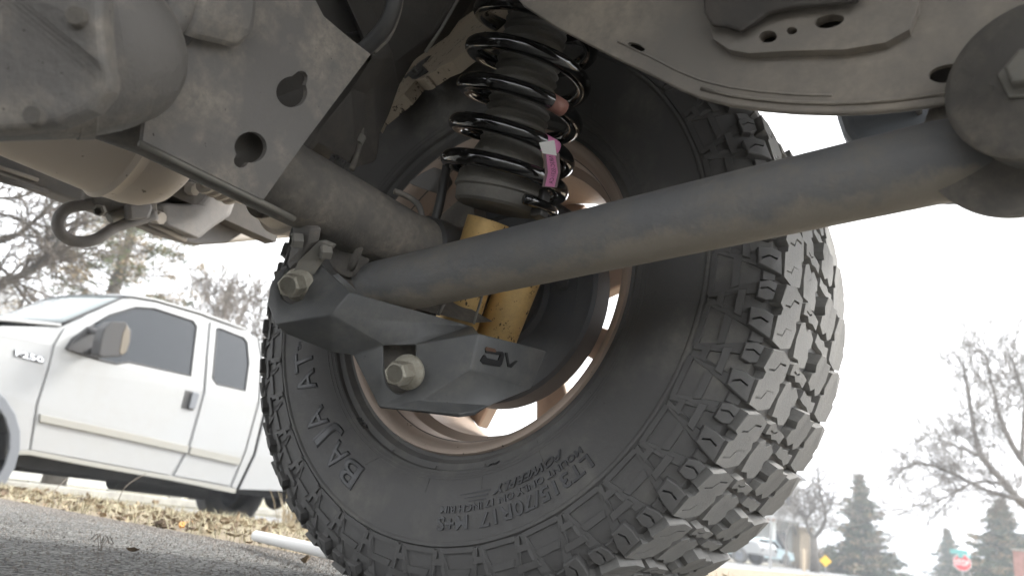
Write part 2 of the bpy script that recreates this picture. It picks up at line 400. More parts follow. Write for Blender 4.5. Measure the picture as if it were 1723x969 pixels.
for s_, a, b in (('B', -24.8, -31.8), ('A', -32.0, -38.6), ('J', -39.0, -44.8), ('A', -45.6, -52.2), ('A', -58.2, -64.8), ('T', -65.4, -71.2)):
    tx = MB()
    on_tyre(tx, s_, .046, a, r0, .0012, fit=b, off=.0006)
    on_tyre(tx, s_, .046, a, r0, 0, fit=b, outline=.0015)
    tx.build('raised_lettering', M['letter'], wheel, auto=30)
word('TM', .009, -72, .308, fit=-74.5)
word('LT315/70R17', .0235, 43.5, .3125, fit=14.8, off=.0004)
word('M+S', .022, 11.8, .312, fit=3.6, off=.0005)
word('MOUNT ONLY ON 17 INCH RIM', .0112, 43, .2995, fit=4.0, off=.0002)
word('POWERPLY', .0140, 38.5, .2850, .0014, fit=18.6, shear=.35, off=.0004)
tx = MB()
for i in range(3):
    r_ = .2865+i*.0045
    a0, a1 = R(18.0-i*.6), R(9.0+i*1.4)
    tx.add([wp(a0, sidew(r_)-.0012, r_), wp(a1, sidew(r_)-.0012, r_), wp(a1, sidew(r_)-.0012, r_+.0009), wp(a0, sidew(r_)-.0012, r_+.0022)], [(0, 1, 2, 3)])
tx.build('logo_stripes', M['letter'], wheel); word('765/9', .006, 19, .252, fit=15.5); word('10530', .006, -36, .252, fit=-41)
# thin mould lines and vent ribs on the sidewall
ml = MB()
for a in (-37, -21.5, -3.5, 14, 32, 52, 80, 110, 140, 200, 230, 260):
    for i, (ra, rb) in enumerate(((.250, .268), (.268, .284))):
        da = R(a + (-2.0 if a < -10 else .6)*i); db = R(a+(-2.0 if a < -10 else .6)*(i+1))
        ml.tube([wp(da, sidew(ra)-.0002, ra), wp(db, sidew(rb)-.0002, rb)], .0007, 4)
for rr_ in (.2575, .262, .2665):
    ml.tube([wp(2*math.pi*k/160, sidew(rr_)-.0001, rr_) for k in range(161)], .0007, 4)
ml.build('mould_lines', M['rubber'], wheel)

# rim
rm = MB()
BAR = [(-.1120, .2330), (-.1225, .2350), (-.1260, .2330), (-.1250, .2290), (-.1220, .2235), (-.116, .2190), (-.100, .2130), (-.075, .2110), (-.060, .2000), (.000, .1975), (.050, .2000), (.085, .2060), (.108, .215), (.112, .226), (.120, .231), (.112, .236)]
V = []; F = []; n = 160
for a, b in BAR: V += [wp(2*math.pi*k/n, a, b) for k in range(n)]
F = [(i*n+k, i*n+(k+1) % n, (i+1)*n+(k+1) % n, (i+1)*n+k) for i in range(len(BAR)-1) for k in range(n)]
rm.add(V, F); rm.build('rim_barrel', M['rim'], wheel, auto=30, solid=0)
WSP = .088
def wq(th, w_, r): return Vector((r*math.sin(th), w_, -r*math.cos(th)))
for i in range(6):
    sp = MB(); c = R(7+60*i)
    # a spoke widens towards the rim and is dished; thickness about 30 mm
    rs = [.055, .09, .13, .165, .211]; hw = [26, 15, 12.5, 12.5, 14.5]; wo = [.050, .060, .074, .086, .092]
    top = []; bot = []
    for r_, h_, w_ in zip(rs, hw, wo):
        top.append([wq(c+R(h_*t), w_+.004*(1-t*t)*-1+.006*abs(t), r_) for t in (-1, -.5, 0, .5, 1)])
        bot.append([wq(c+R(h_*t), w_+.032, r_) for t in (-1, -.5, 0, .5, 1)])
    V = [p for r_ in top for p in r_]+[p for r_ in bot for p in r_]
    F = []
    for a in range(4):
        for b in range(4):
            q = a*5+b; F += [(q, q+1, q+6, q+5), (25+q, 25+q+5, 25+q+6, 25+q+1)]
        F += [(a*5, a*5+5, 25+a*5+5, 25+a*5), (a*5+4, 25+a*5+4, 25+a*5+9, a*5+9)]
    F += [(0, 25, 26, 1), (1, 26, 27, 2), (2, 27, 28, 3), (3, 28, 29, 4)]
    F += [(20+i_, 21+i_, 46+i_, 45+i_) for i_ in range(4)]
    sp.add(V, F).build('spoke', M['rim'], wheel, auto=50, bevel=.003)
hb = MB(); hb.lathe([(.045, .0), (.045, .085), (.060, .092), (.085, .085), (.092, 0)], (0, 0, 0), (0, 1, 0), 48); hb.build('hub', M['rim'], wheel, auto=40)
# brake shield behind the wheel
ds = MB(); ds.lathe([(-.062, .035), (-.066, .075), (-.058, .080), (-.058, .124), (-.064, .128), (-.064, .151), (-.060, .156), (-.030, .158), (-.030, .10)], (0, 0, .42), (0, 1, 0), 96)
ds.build('brake_shield', M['disc'], car, auto=35)
for a in range(5):
    th = a*1.2566+.4
    MB().lathe([(0, .0), (0, .008), (.006, .0085), (.006, .0)], (.105*math.sin(th), -.068, .42-.105*math.cos(th)), (0, 1, 0), 12).build('shield_rivet', M['disc'], car, auto=40)
ca = MB(); ca.prism([(.165*math.cos(a), -.098, .42+.165*math.sin(a)) for a in np.linspace(1.9, 3.3, 9)]+[(.095*math.cos(a), -.098, .42+.095*math.sin(a)) for a in np.linspace(3.3, 1.9, 9)], (0, .05, 0)).build('brake_caliper', M['frame'], car, bevel=.006)

# ------------------------------------------------------------------ axle
AX = lambda y: Vector((0, y, .42))
m_ = MB(); m_.lathe([(-.66, .048), (-.60, .0415), (-.30, .0405), (-.262, .0405), (-.258, .043), (-.25, .043)], (0, 0, .42), (0, 1, 0), 64); m_.build('axle_tube', M['frame'], car, auto=35)
m_ = MB(); m_.lathe([(-.252, .040), (-.246, .047), (-.232, .050), (-.200, .052), (-.182, .058), (-.165, .060), (-.15, .052), (-.12, .050), (-.10, .066), (-.085, .070), (-.066, .070)], (0, 0, .42), (0, 1, 0), 64); m_.build('axle_end_housing', M['seat'], car, auto=35)
for a in (20, 110, 200, 290):
    p = Vector((.058*math.cos(R(a)), -.112, .42+.058*math.sin(R(a))))
    MB().lathe([(0, 0), (0, .008), (.014, .008)], p, (0, 1, 0), 6).build('axle_flange_bolt', M['frame'], car)

# big bracket plate with two key-shaped holes wrapped over the axle tube
pA, pB, pC = P(443, 337, d=.690), P(240, 237, d=.600), P(624, 92, d=.77)
PLB = plane3(pA, pB, pC)
def keyhole(cx, cy, rx, ry, tail, ang, n=40):
    L_ = []
    for k in range(n):
        a = 2*math.pi*k/n; r_ = 1/math.sqrt((math.cos(a)/rx)**2+(math.sin(a)/ry)**2); ph_ = (a-ang+math.pi) % (2*math.pi)-math.pi
        if tail and abs(ph_) < 1.2:
            d_ = 28.; r2 = 12.; q2 = r2*r2-(d_*math.sin(ph_))**2
            if q2 > 0: r_ = max(r_, d_*math.cos(ph_)+math.sqrt(q2))
        L_.append((cx+r_*math.cos(a), cy+r_*math.sin(a)))
    return L_
outer = [(443, 337), (342, 288), (240, 237), (250, 150), (330, 60), (395, -60), (500, -60), (545, 28), (585, 62), (624, 92), (560, 176), (505, 250)]
h1 = keyhole(491, 155, 26, 26, 16, -1.0); h2 = keyhole(422, 248, 27, 26, 12, 2.2)
m_ = MB().plate([[PP(*q, PLB) for q in outer], [PP(*q, PLB) for q in h1], [PP(*q, PLB) for q in h2]], -PLB[1]*.006)
m_.build('axle_bracket', M['arm'], car, bevel=.0015)
# folded lip of that bracket, below-left
lip = [PP(240, 237, PLB), PP(342, 288, PLB), PP(443, 337, PLB), PP(500, 366, PLB)]
m_ = MB(); m_.tube([p+Vector((-.004, 0, -.001)) for p in lip], .0032, 8); m_.build('bracket_flange', M['tab'], car, smooth=True)
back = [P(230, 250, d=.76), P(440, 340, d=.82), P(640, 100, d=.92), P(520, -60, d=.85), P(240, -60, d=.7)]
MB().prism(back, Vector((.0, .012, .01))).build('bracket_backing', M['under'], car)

# differential housing, upper left
def pathd(l): return [P(a, b, d=c) for a, b, c in l]
dp = smoothpath(pathd([(-330, 70, .47), (-120, 72, .49), (0, 74, .51), (80, 76, .525), (150, 74, .54), (215, 64, .56), (270, 45, .58)]), 5)
rr = np.interp(np.linspace(0, 1, len(dp)), [0, .35, .55, .7, .82, .92, 1], [.064, .064, .064, .062, .058, .044, .020])
MB().tube(dp, list(rr), 48).build('differential', M['arm'], car, smooth=True)
for q, rad, t in (((170, 72, .545), .0625, .0045), ((120, 75, .535), .066, .003)):
    c = P(*q[:2], d=q[2]); a = (dp[12]-dp[8]).normalized()
    MB().lathe([(-.006, rad-.004), (-.005, rad), (.005, rad), (.007, rad-.005)], c, a, 64).build('housing_rim', M['arm'], car, auto=40)
MB().prism(pathd([(-60, -60, .455), (166, -60, .452), (170, 50, .452), (176, 110, .455), (186, 142, .46), (150, 184, .462), (96, 208, .462), (40, 218, .462), (-60, 224, .46)]), _f*.02).build('housing_cover', M['arm'], car, bevel=.006, seg=4)
for q_ in ((132, 30), (60, 196)):
    MB().lathe([(-.004, 0), (-.004, .0055), (.001, .0065), (.001, 0)], P(*q_, d=.452), _f, 12).build('cover_bolt', M['frame'], car, auto=40)
# cast ridges and link brackets around it
MB().tube(smoothpath(pathd([(172, -40, .47), (172, 20, .468), (176, 90, .468), (188, 150, .475)]), 4), [.003]*13, 8).build('casting_seam', M['frame'], car, smooth=True)
MB().tube(smoothpath(pathd([(310, -30, .60), (300, 20, .60), (262, 50, .585), (205, 42, .565), (178, 10, .55)]), 5), .012, 14).build('brake_hard_line', M['arm'], car, smooth=True)
MB().prism([P(*q, d=.66) for q in ((310, -60), (400, -60), (370, 30), (300, 120), (262, 190), (215, 228), (235, 120), (300, 40))], (.0, .05, .02)).build('link_bracket', M['frame'], car, bevel=.004)
MB().prism([P(*q, d=.60) for q in ((245, -60), (345, -60), (343, -10), (338, 30), (306, 68), (270, 30))], (.0, .05, .02)).build('link_bracket', M['arm'], car, bevel=.008)

# upper link: broad dark bar and the rubber hose beside it
MB().prism([P(*q) for q in ((560, -50, .84), (775, -50, .98), (778, -8, .98), (730, 60, .97), (668, 104, .96), (640, 150, .95), (622, 200, .94), (604, 236, .92), (600, 285, .92), (520, 235, .86), (590, 150, .87), (626, 95, .86))], (-.01, .04, .03)).build('upper_link', M['under'], car, bevel=.004)
MB().tube(pathd([(792, -40, .975), (768, 5, .97), (742, 50, .965), (716, 88, .96)]), .0022, 8).build('link_edge', M['tab'], car, smooth=True)
MB().tube(smoothpath(pathd([(666, -50, .80), (664, 0, .80), (650, 42, .805), (622, 75, .815), (596, 96, .82)]), 6), .0085, 14).build('brake_hose', M['seat'], car, smooth=True)
MB().tube(smoothpath(pathd([(676, -50, .81), (673, 10, .81), (655, 60, .815), (628, 88, .82)]), 6), .003, 8).build('hose_edge', M['arm'], car, smooth=True)  # paler strand along the edge of the hose

for pth, rd__, mm_ in (([(505, -40, .86), (540, 30, .87), (590, 60, .89), (640, 30, .93), (700, -40, .96)], .004, 'seat'), ([(592, 285, .90), (606, 240, .92), (612, 180, .94), (640, 120, .97), (690, 60, 1.0)], .0035, 'frame')):
    MB().tube(smoothpath(pathd(pth), 5), rd__, 8).build('wiring_hose', M[mm_], car, smooth=True)
for a_, b__, c_ in ((606, 236, .92), (630, 140, .96)):
    MB().lathe([(-.006, .0), (-.006, .0055), (.006, .0055), (.006, 0)], P(a_, b__, d=c_), (0, .3, 1), 10).build('hose_clip', M['tab'], car)
# pale inner panel strip with an oval hole, above the tyre
PLI = plane3(P(850, -20, d=1.22), P(640, 200, d=1.10), P(690, 140, d=1.16))
m_ = MB().plate([[PP(*q, PLI) for q in ((836, -30), (900, -30), (868, 28), (838, 52), (800, 72), (760, 104), (742, 112), (722, 126), (700, 134), (680, 158), (656, 178), (634, 196), (628, 208), (632, 196), (645, 180), (650, 150), (668, 128), (700, 96), (760, 48))],
                 [PP(*q, PLI) for q in keyhole(703, 122, 18, 13, 0, 0, 14)]], -PLI[1]*.02)
m_.build('inner_panel', M['inner'], car, bevel=.002)
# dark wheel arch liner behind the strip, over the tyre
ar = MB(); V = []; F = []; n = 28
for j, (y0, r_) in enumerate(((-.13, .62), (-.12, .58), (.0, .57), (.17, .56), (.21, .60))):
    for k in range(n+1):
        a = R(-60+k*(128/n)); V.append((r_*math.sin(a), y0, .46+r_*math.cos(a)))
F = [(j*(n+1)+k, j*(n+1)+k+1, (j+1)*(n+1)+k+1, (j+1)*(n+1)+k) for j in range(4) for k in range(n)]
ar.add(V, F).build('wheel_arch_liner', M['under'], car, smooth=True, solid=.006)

# ------------------------------------------------------------------ spring and shock absorber
T0, B0 = P(911, 10, d=.935), P(845, 315, d=.925)
axs = (B0-T0).normalized()
_h = P(1000, 10, d=.935)-T0; ux = (_h-axs*_h.dot(axs)).normalized(); uy = axs.cross(ux)
Ls = (B0-T0).length
def coilp(turn, L_, rad): return T0+axs*L_+(ux*math.cos(turn)+uy*math.sin(turn))*rad
pitch = .0475; RC = .0715; pts = []
L0 = -.088; turns = 7.1; N_ = 340; ph = -1.25
for i in range(N_+1):
    t = i/N_*turns
    Lc = L0+t*pitch
    if t > turns-.9: Lc = L0+(turns-.9)*pitch+(t-turns+.9)*pitch*.55
    pts.append(coilp(-2*math.pi*t+ph, Lc, RC))
spr = MB().tube(pts, .0096, 16).build('coil_spring', M['coil'], car, smooth=True)
# ribbed rubber boot inside the spring
prof = []; L_ = -.09
while L_ < Ls-.045:
    prof += [(L_, .0325), (L_+.0025, .0375), (L_+.005, .0395), (L_+.0075, .0375), (L_+.0098, .0325)]; L_ += .0100
MB().lathe(prof, T0, axs, 48).build('dust_boot', M['boot'], car, smooth=True)
MB().lathe([(-.10, .02), (-.10, .05), (-.06, .052), (-.03, .048), (-.005, .044)], T0, axs, 40).build('upper_spring_mount', M['seat'], car, auto=40)
MB().lathe([(Ls-.055, .036), (Ls-.04, .043), (Ls-.016, .047), (Ls-.010, .055), (Ls+.002, .0565), (Ls+.006, .0575), (Ls+.008, .0575), (Ls+.010, .0545), (Ls+.024, .0535), (Ls+.027, .050), (Ls+.027, .0)], T0, axs, 64).build('spring_seat', M['boot'], car, auto=40)
cp = T0+axs*(Ls+.022)
MB().tube([coilp(a, Ls+.018, .0675) for a in np.linspace(-.7, 1.1, 14)], .0062, 12).build('spring_clip', M['coil'], car, smooth=True)
MB().box(coilp(.55, Ls+.016, .058), (.016, .016, .034)).build('seat_tab', M['seat'], car, bevel=.002)
# the gold shock body and its reservoir: two parallel cylinders leaning together
sA, sB = P(822, 372, d=.935), P(768, 545, d=.935)
MB().tube([sA, sA.lerp(sB, .62), sA.lerp(sB, .63), sB], [.0268, .0268, .0268, .0268], 48).build('shock_body', M['gold'], car, auto=40)
rA, rB = P(905, 395, d=.96), P(822, 600, d=.96)
MB().tube([rA, rB], .0262, 48).build('shock_reservoir', M['gold'], car, auto=40)
MB().tube([P(796, 470, d=.95), P(756, 580, d=.95)], .0225, 24).build('shaded_shock_end', M['frame'], car, auto=40)  # lower shock body in shadow, its shade put in as dark colour
MB().tube([P(748, 508, d=.86), P(737, 530, d=.855)], .0022, 8).build('shock_edge', M['tab'], car, smooth=True)  # pale rods put in along the edges of the shock body
MB().tube([P(812, 495, d=.845), P(797, 545, d=.838)], .0014, 8).build('shock_edge', M['tab'], car, smooth=True)
# pink paint mark and the paper label on the coil
def onwire(px, py, tol=30):      # nearest wire point to a spot on the spring
    v = ray(px, py); best = None
    for i, p in enumerate(pts):
        q = p-CAM; d = (q-v*q.dot(v)/v.dot(v)).length
        s_ = d + .25*depth(p)
        if best is None or s_ < best[0]: best = (s_, i)
    return best[1]
for (qx, qy, nn, mt, rad) in ((950, 168, 1, 'mark', .0100), (936, 237, 1, 'pink', .0100)):
    i = onwire(qx, qy); MB().tube(pts[i-nn:i+nn+1], rad, 16, cap=True).build('paint_mark', M[mt], car, smooth=True)
lab = lambda l, d: [P(*q, d=d) for q in l]
LD = .835
PLL = plane3(P(915, 240, d=.832), P(950, 240, d=.830), P(935, 315, d=.842))
pl = lambda l, o=0: [PP(*q, PLL)+PLL[1]*o for q in l]
MB().prism(pl([(914, 258), (941, 258), (943, 290), (937, 316), (912, 315), (917, 290)]), -PLL[1]*.0006).build('label_tape', M['clear'], car)
MB().prism(pl([(919, 259), (934, 258), (939, 290), (933, 315), (917, 313), (922, 290)], .0009), -PLL[1]*.0006).build('pink_label', M['pink'], car)
MB().prism(pl([(907, 240), (933, 236), (937, 262), (913, 258)], .0018), -PLL[1]*.0006).build('paper_tag', M['white'], car)
V, F = text_geo('NR3C-5S31-CA', 1, .0)
x0, x1 = min(v.x for v in V), max(v.x for v in V)
def lt(v):
    t = (v.x-x0)/(x1-x0); px = np.interp(t, [0, .55, 1], [926, 931, 925.5]); py = 263+t*46
    return PP(px-(v.y-.35)*10+1, py, PLL)+PLL[1]*.0012
MB().add([lt(v) for v in V], F).build('label_lettering', M['ink'], car, fix=False)

# ------------------------------------------------------------------ trailing arm (long tube) and its front bushing
a0, a1 = P(655, 482, d=.86), P(1655, 250, d=.605)
nS = 24; a1 = P(1665, 254, d=.555); apts = [P(560, 474, d=.92), P(600, 478, d=.90), P(640, 479, d=.875)]+[P(690, 474, d=.848).lerp(a1, k/nS) for k in range(nS+1)]
MB().tube(apts, [.008, .020, .0285]+[.0315]*(nS+1), 48).build('trailing_arm', M['armd'], car, smooth=True)
ec = P(1772, 166, d=.51); ea = (Vector((-.25, -1, -.12))).normalized()
MB().lathe([(-.030, .012), (-.030, .046), (-.026, .050), (.030, .050), (.034, .046), (.034, 0)], ec, ea, 64).build('arm_eye', M['arm'], car, auto=40)
MB().lathe([(-.030, .0), (-.030, .052), (-.026, .055), (-.020, .055), (-.018, .0)], ec+Vector((0, 0, -.006)), ea, 64).build('bushing_flange', M['arm'], car, auto=40)
MB().lathe([(.030, .0), (.030, .050), (.034, .053), (.040, .053), (.044, .048), (.044, .026), (.047, .022), (.047, 0)], ec, ea, 64).build('bracket_cheek', M['frame'], car, auto=40)
MB().lathe([(.048, .0185), (.0505, .0185), (.0505, .0120), (.060, .0120), (.062, .010), (.062, 0)], ec, ea, 6).build('arm_bolt', M['tab'], car, bevel=.001)

# ------------------------------------------------------------------ frame rail, upper right
PLR = (P(1400, 188, y=-.345), Vector((0, -1, -.10)).normalized())
edge = [(850, -30), (880, 8), (935, 44), (985, 70), (1040, 98), (1100, 126), (1140, 147), (1180, 163), (1230, 175), (1280, 182), (1340, 187), (1400, 188.5), (1460, 186.5), (1520, 181), (1600, 170), (1760, 150)]
def ell(cx, cy, rx, ry, ang=0, n=18):
    c, s_ = math.cos(R(ang)), math.sin(R(ang))
    return [(cx+rx*math.cos(t)*c-ry*math.sin(t)*s_, cy+rx*math.cos(t)*s_+ry*math.sin(t)*c) for t in np.linspace(0, 2*math.pi, n, endpoint=False)]
outer = edge+[(1760, -120), (850, -120)]
hs = [ell(1292, 62, 15, 10, -4), ell(1332, 52, 9, 6), ell(1395, 36, 25, 11, -10), ell(1596, 124, 34, 15, -8), ell(1071, 79, 15, 5, 22)]
MB().plate([[PP(*q, PLR) for q in outer]]+[[PP(*q, PLR) for q in h] for h in hs], -PLR[1]*.005).build('frame_rail', M['rail'], car, bevel=.0012)
up = [PP(*q, PLR) for q in edge]
# rolled lower flange: curls away from the viewer
fl = MB(); ks = [(0, 0), (.003, -.0012), (.008, .0005), (.012, .004), (.013, .02)]
V = [p+Vector((0, a, b)) for a, b in ks for p in up]; n = len(up)
fl.add(V, [(j*n+k, j*n+k+1, (j+1)*n+k+1, (j+1)*n+k) for j in range(len(ks)-1) for k in range(n-1)]); fl.build('rail_lower_flange', M['rail'], car, smooth=True, solid=.003)
MB().tube([PP(a, b-13+ (4 if a < 1150 else 0), PLR)+Vector((0, -.0012, 0)) for a, b in edge[7:]], .0016, 6).build('weld_seam', M['rail'], car, smooth=True)
MB().tube([PP(a, b-27, PLR)+Vector((0, -.0005, 0)) for a, b in edge[4:12]], .0010, 6).build('weld_seam', M['rail'], car, smooth=True)
# pressed panel standing proud of the rail, with three holes
pn = [(1188, -60), (1190, 30), (1200, 66), (1226, 84), (1260, 90), (1330, 86), (1420, 84), (1490, 72), (1530, 50), (1545, 10), (1550, -60)]
PLQ = (PLR[0]+PLR[1]*.010, PLR[1])
MB().plate([[PP(*q, PLQ) for q in pn]]+[[PP(*q, PLQ) for q in h] for h in hs[:3]], -PLQ[1]*.012).build('pressed_panel', M['rail'], car, bevel=.005, seg=4)
# dark torn cover above it and the backing of the holes
PLT = (PLR[0]+PLR[1]*.022, PLR[1])
MB().prism([PP(*q, PLT) for q in ((1180, -60), (1184, 20), (1198, 42), (1222, 44), (1246, 52), (1266, 40), (1290, 22), (1330, 12), (1400, 6), (1440, 2), (1480, -60))], -PLT[1]*.006).build('torn_cover', M['under'], car, bevel=.002)
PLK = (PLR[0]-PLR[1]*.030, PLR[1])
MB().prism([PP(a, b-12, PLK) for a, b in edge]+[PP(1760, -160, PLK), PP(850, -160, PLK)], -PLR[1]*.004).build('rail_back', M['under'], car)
# rocker panel end outboard of the rail
MB().prism([P(*q, y=.08) for q in ((1398, 150), (1404, 190), (1414, 220), (1430, 243), (1480, 290), (1600, 300), (1900, 200), (1900, 60))], (0, .10, 0)).build('rocker_panel', M['greytrim'] if 'greytrim' in M else M['arm'], car, bevel=.02, seg=4)
# lower lobe of the arm bracket at the right edge
MB().lathe([(0, 0), (0, .060), (.004, .063), (.012, .063), (.014, .0)], P(1722, 222, d=.53), ea, 64).build('bracket_cheek', M['frame'], car, auto=40)

# ------------------------------------------------------------------ body above everything
MB().box((.15, -.84, .93), (2.6, 1.55, .02)).build('floor_pan', M['under'], car)
MB().box((.15, .17, 1.15), (2.6, .03, .46)).build('body_side', M['under'], car)
MB().box((-.86, -.9, .80), (.04, 2.1, .24)).build('rear_crossmember', M['under'], car)
# other side of the vehicle: opposite wheel, for depth beyond the frame
ow_ = empty('wheel', (0, -1.66, .42), car)
MB().lathe([(-.12, .22), (-.15, .30), (-.15, .39), (-.12, .425), (.12, .425), (.15, .39), (.15, .30), (.12, .22)], (0, 0, 0), (0, 1, 0), 64).build('tyre', M['rubber'], ow_, smooth=True)
MB().lathe([(-.11, .22), (-.06, .20), (-.06, 0)], (0, 0, 0), (0, 1, 0), 48).build('rim', M['rim'], ow_, smooth=True)

# ------------------------------------------------------------------ muffler, bumper and recovery hook
mfl = MB(); mfl.lathe([(-1.35, .0), (-1.35, .105), (-.395, .108), (-.387, .113), (-.379, .108), (-.371, .106)], (-.55, 0, .630), (0, 1, 0), 96)
mfl.build('muffler', M['muff'], car, auto=30)
MB().lathe([(-.371, .1055), (-.345, .104), (-.32, .098), (-.295, .083), (-.280, .06), (-.273, .0)], (-.55, 0, .630), (0, 1, 0), 96).build('muffler_end_cap', M['muff'], car, smooth=True)
MB().tube([P(40, 233, x=-.52), P(200, 236, x=-.50), P(345, 300, x=-.50)], .006, 8).build('muffler_seam', M['muff'], car, smooth=True)
PXB = -.92
MB().prism([P(*q, x=PXB) for q in ((-120, 262), (0, 304), (60, 327), (122, 350), (122, 300), (60, 200), (-120, 120))], (.05, 0, 0)).build('rear_bumper_beam', M['plastic'], car, bevel=.006, seg=3)
MB().prism([P(*q, x=PXB) for q in ((110, 346), (215, 378), (260, 397), (312, 412), (330, 413), (372, 410), (400, 392), (436, 366), (452, 330), (400, 250), (200, 240), (110, 260))], (.03, 0, 0)).build('rear_bumper', M['plastic'], car, bevel=.008, seg=3)
MB().prism([P(*q, x=-1.02) for q in ((340, 412), (372, 411), (430, 405), (494, 400), (520, 396), (520, 300), (430, 300))], (.03, 0, 0)).build('bumper_corner', M['bump'], car, bevel=.012, seg=4)
for a, b in (((-60, 262), (64, 303)), ((-60, 280), (80, 322)), ((-60, 287), (82, 326))):
    MB().tube([P(*a, x=PXB+.055), P(*b, x=PXB+.055)], .004, 8).build('bumper_rib', M['bump'] if a[1] < 275 else M['plastic'], car, smooth=True)
MB().prism([P(*q, x=PXB+.035) for q in ((245, 341), (311, 343), (346, 300), (372, 310), (381, 334), (370, 364), (339, 383), (314, 403), (250, 375))], (.05, .0, -.008)).build('bumper_bracket', M['plastic'], car, bevel=.014, seg=4)
MB().tube([P(252, 376, x=-.86), P(313, 404, x=-.86)], .005, 8).build('bracket_lip', M['bump'], car, smooth=True)
for q in ((265, 366), (322, 318)):
    MB().lathe([(-.012, 0), (-.012, .013), (.006, .015), (.006, 0)], P(*q, x=-.835), (-1, -.3, .2), 8).build('bumper_bolt', M['bump'], car)
hg = MB()
for k in range(4):
    c = P(352+k*13, 306+k*6, x=-.78); hg.lathe([(-.006, .020), (-.003, .030), (.003, .030), (.006, .020)], c, (-.3, 1, -.2), 24)
hg.build('exhaust_clamp', M['bump'], car, auto=40)
MB().tube([P(345, 300, x=-.78), P(410, 328, x=-.78)], .021, 20).build('tail_pipe', M['muff'], car, smooth=True)
MB().lathe([(-.03, .0), (-.03, .052), (-.012, .052), (-.010, .060), (-.002, .060), (0, .052), (.05, .050)], P(478, 345, x=-.55), (.25, -1, .0), 40).build('exhaust_tip', M['bump'], car, auto=40)
MB().lathe([(-.012, 0), (-.012, .010), (.004, .012)], P(433, 350, x=-.60), (.25, -1, .0), 8).build('clamp_bolt', M['zinc'], car)
hk = [(182, 343), (160, 345), (138, 346), (116, 350), (102, 362), (97, 377), (103, 393), (119, 404), (140, 407), (162, 402), (179, 392), (194, 382), (215, 376), (240, 368), (262, 362)]
MB().tube(smoothpath([P(*q, x=-.80+.0006*(q[0]-90)*.3) for q in hk], 4), .0105, 16, flat=1.0).build('recovery_hook', M['plastic'], car, smooth=True)
MB().tube([P(184, 368, x=-.77), P(208, 358, x=-.77)], .010, 20).build('hook_spacer', M['tab'], car, auto=40)
MB().lathe([(-.006, 0), (-.006, .011), (.004, .011), (.006, .007)], P(167, 354, x=-.76), (.6, -.6, -.5), 6).build('hook_bolt', M['tab'], car)
MB().prism([P(*q, x=-.80) for q in ((140, 335), (250, 342), (252, 372), (205, 372), (182, 365), (150, 350))], (.03, 0, 0)).build('hook_mount', M['frame'], car, bevel=.004)
MB().prism([P(*q, x=-.765) for q in ((205, 345), (243, 340), (250, 352), (243, 370), (208, 372))], (.02, 0, 0)).build('hook_mount', M['plastic'], car, bevel=.006)

# ------------------------------------------------------------------ skid plate
D = {}
D['E3'], D['D'], D['C'] = P(485, 447, d=.835), P(463, 546, d=.795), P(557, 530, d=.775)
PL1 = plane3(D['E3'], D['D'], D['C'])
for k, q in dict(A=(534, 438), B=(589, 491), E=(449, 509), E2=(455, 478), E4=(468, 456)).items(): D[k] = PP(*q, PL1)
D['F'], D['G'], D['H'], D['K'], D['Mm'] = P(481, 562, d=.805), P(557, 593, d=.815), P(594, 598, d=.815), P(638, 685, d=.800), P(792, 622, d=.800)
PL2 = plane3(D['H'], D['K'], D['Mm'])
for k, q in dict(L=(706, 675), R=(806, 560), N=(700, 579), I=(645, 581)).items(): D[k] = PP(*q, PL2)
D['Q'] = P(796, 548, d=.872)
PLG = plane3(D['Mm'], D['R'], P(915, 620, d=.895))
for k, q in dict(S=(900, 585), T=(920, 591), U=(894, 654), V=(824, 683), W=(800, 693), X=(773, 695)).items(): D[k] = PP(*q, PLG)
th = .0055
def facet(mb, keys, nrm=None):
    ps = [D[k] if isinstance(k, str) else k for k in keys]
    if nrm is None:
        nrm = Vector((0, 0, 0)); 
        for a, b in zip(ps, ps[1:]+ps[:1]): nrm += a.cross(b)
        nrm.normalize()
        if nrm.dot(ps[0]-CAM) > 0: nrm = -nrm
    mb.plate([ps], -nrm*th)
notch = [PP(*q, PL1) for q in ((474, 462), (467, 482), (474, 502), (490, 511), (508, 503), (518, 486), (520, 462))]
slot = [PP(*q, PL2) for q in ((645, 625), (648, 641), (655, 653), (664, 660), (673, 662), (684, 659), (694, 649), (699, 634))]
for i, p in enumerate(notch): D['n%d' % i] = p
for i, p in enumerate(slot): D['s%d' % i] = p
fac = [['A', 'B', 'C', 'D', 'E', 'E2', 'E4', 'E3']+['n%d' % i for i in range(7)], ['C', 'D', 'F', 'G'], ['C', 'G', 'H', 'I'], ['B', 'Q', 'C'], ['Q', 'R', 'N'], ['Q', 'N', 'I', 'C'],
       ['H', 'I']+['s%d' % i for i in range(8)]+['N', 'R', 'Mm', 'L', 'K'], ['R', 'S', 'T', 'U', 'Mm'], ['Mm', 'U', 'V', 'L'], ['L', 'V', 'W', 'X', 'K']]
keys = sorted({k for f in fac for k in f}); idx = {k: i for i, k in enumerate(keys)}
bm = bmesh.new(); vs = [bm.verts.new(D[k]) for k in keys]
for f in fac:
    nf = bm.faces.new([vs[idx[k]] for k in f]); nf.normal_update()
bmesh.ops.recalc_face_normals(bm, faces=bm.faces)
me = bpy.data.meshes.new('skid_plate')
if sum((f.normal.dot(f.calc_center_median()-CAM)) for f in bm.faces) > 0: bmesh.ops.reverse_faces(bm, faces=bm.faces)
bm.to_mesh(me); bm.free(); me.materials.append(M['skid']); me.polygons.foreach_set('use_smooth', [True]*len(me.polygons)); me.set_sharp_from_angle(angle=R(28))
sk = bpy.data.objects.new('skid_plate', me); COL.objects.link(sk); sk.parent = car
md = sk.modifiers.new('solid', 'SOLIDIFY'); md.thickness = .006; md.offset = -1
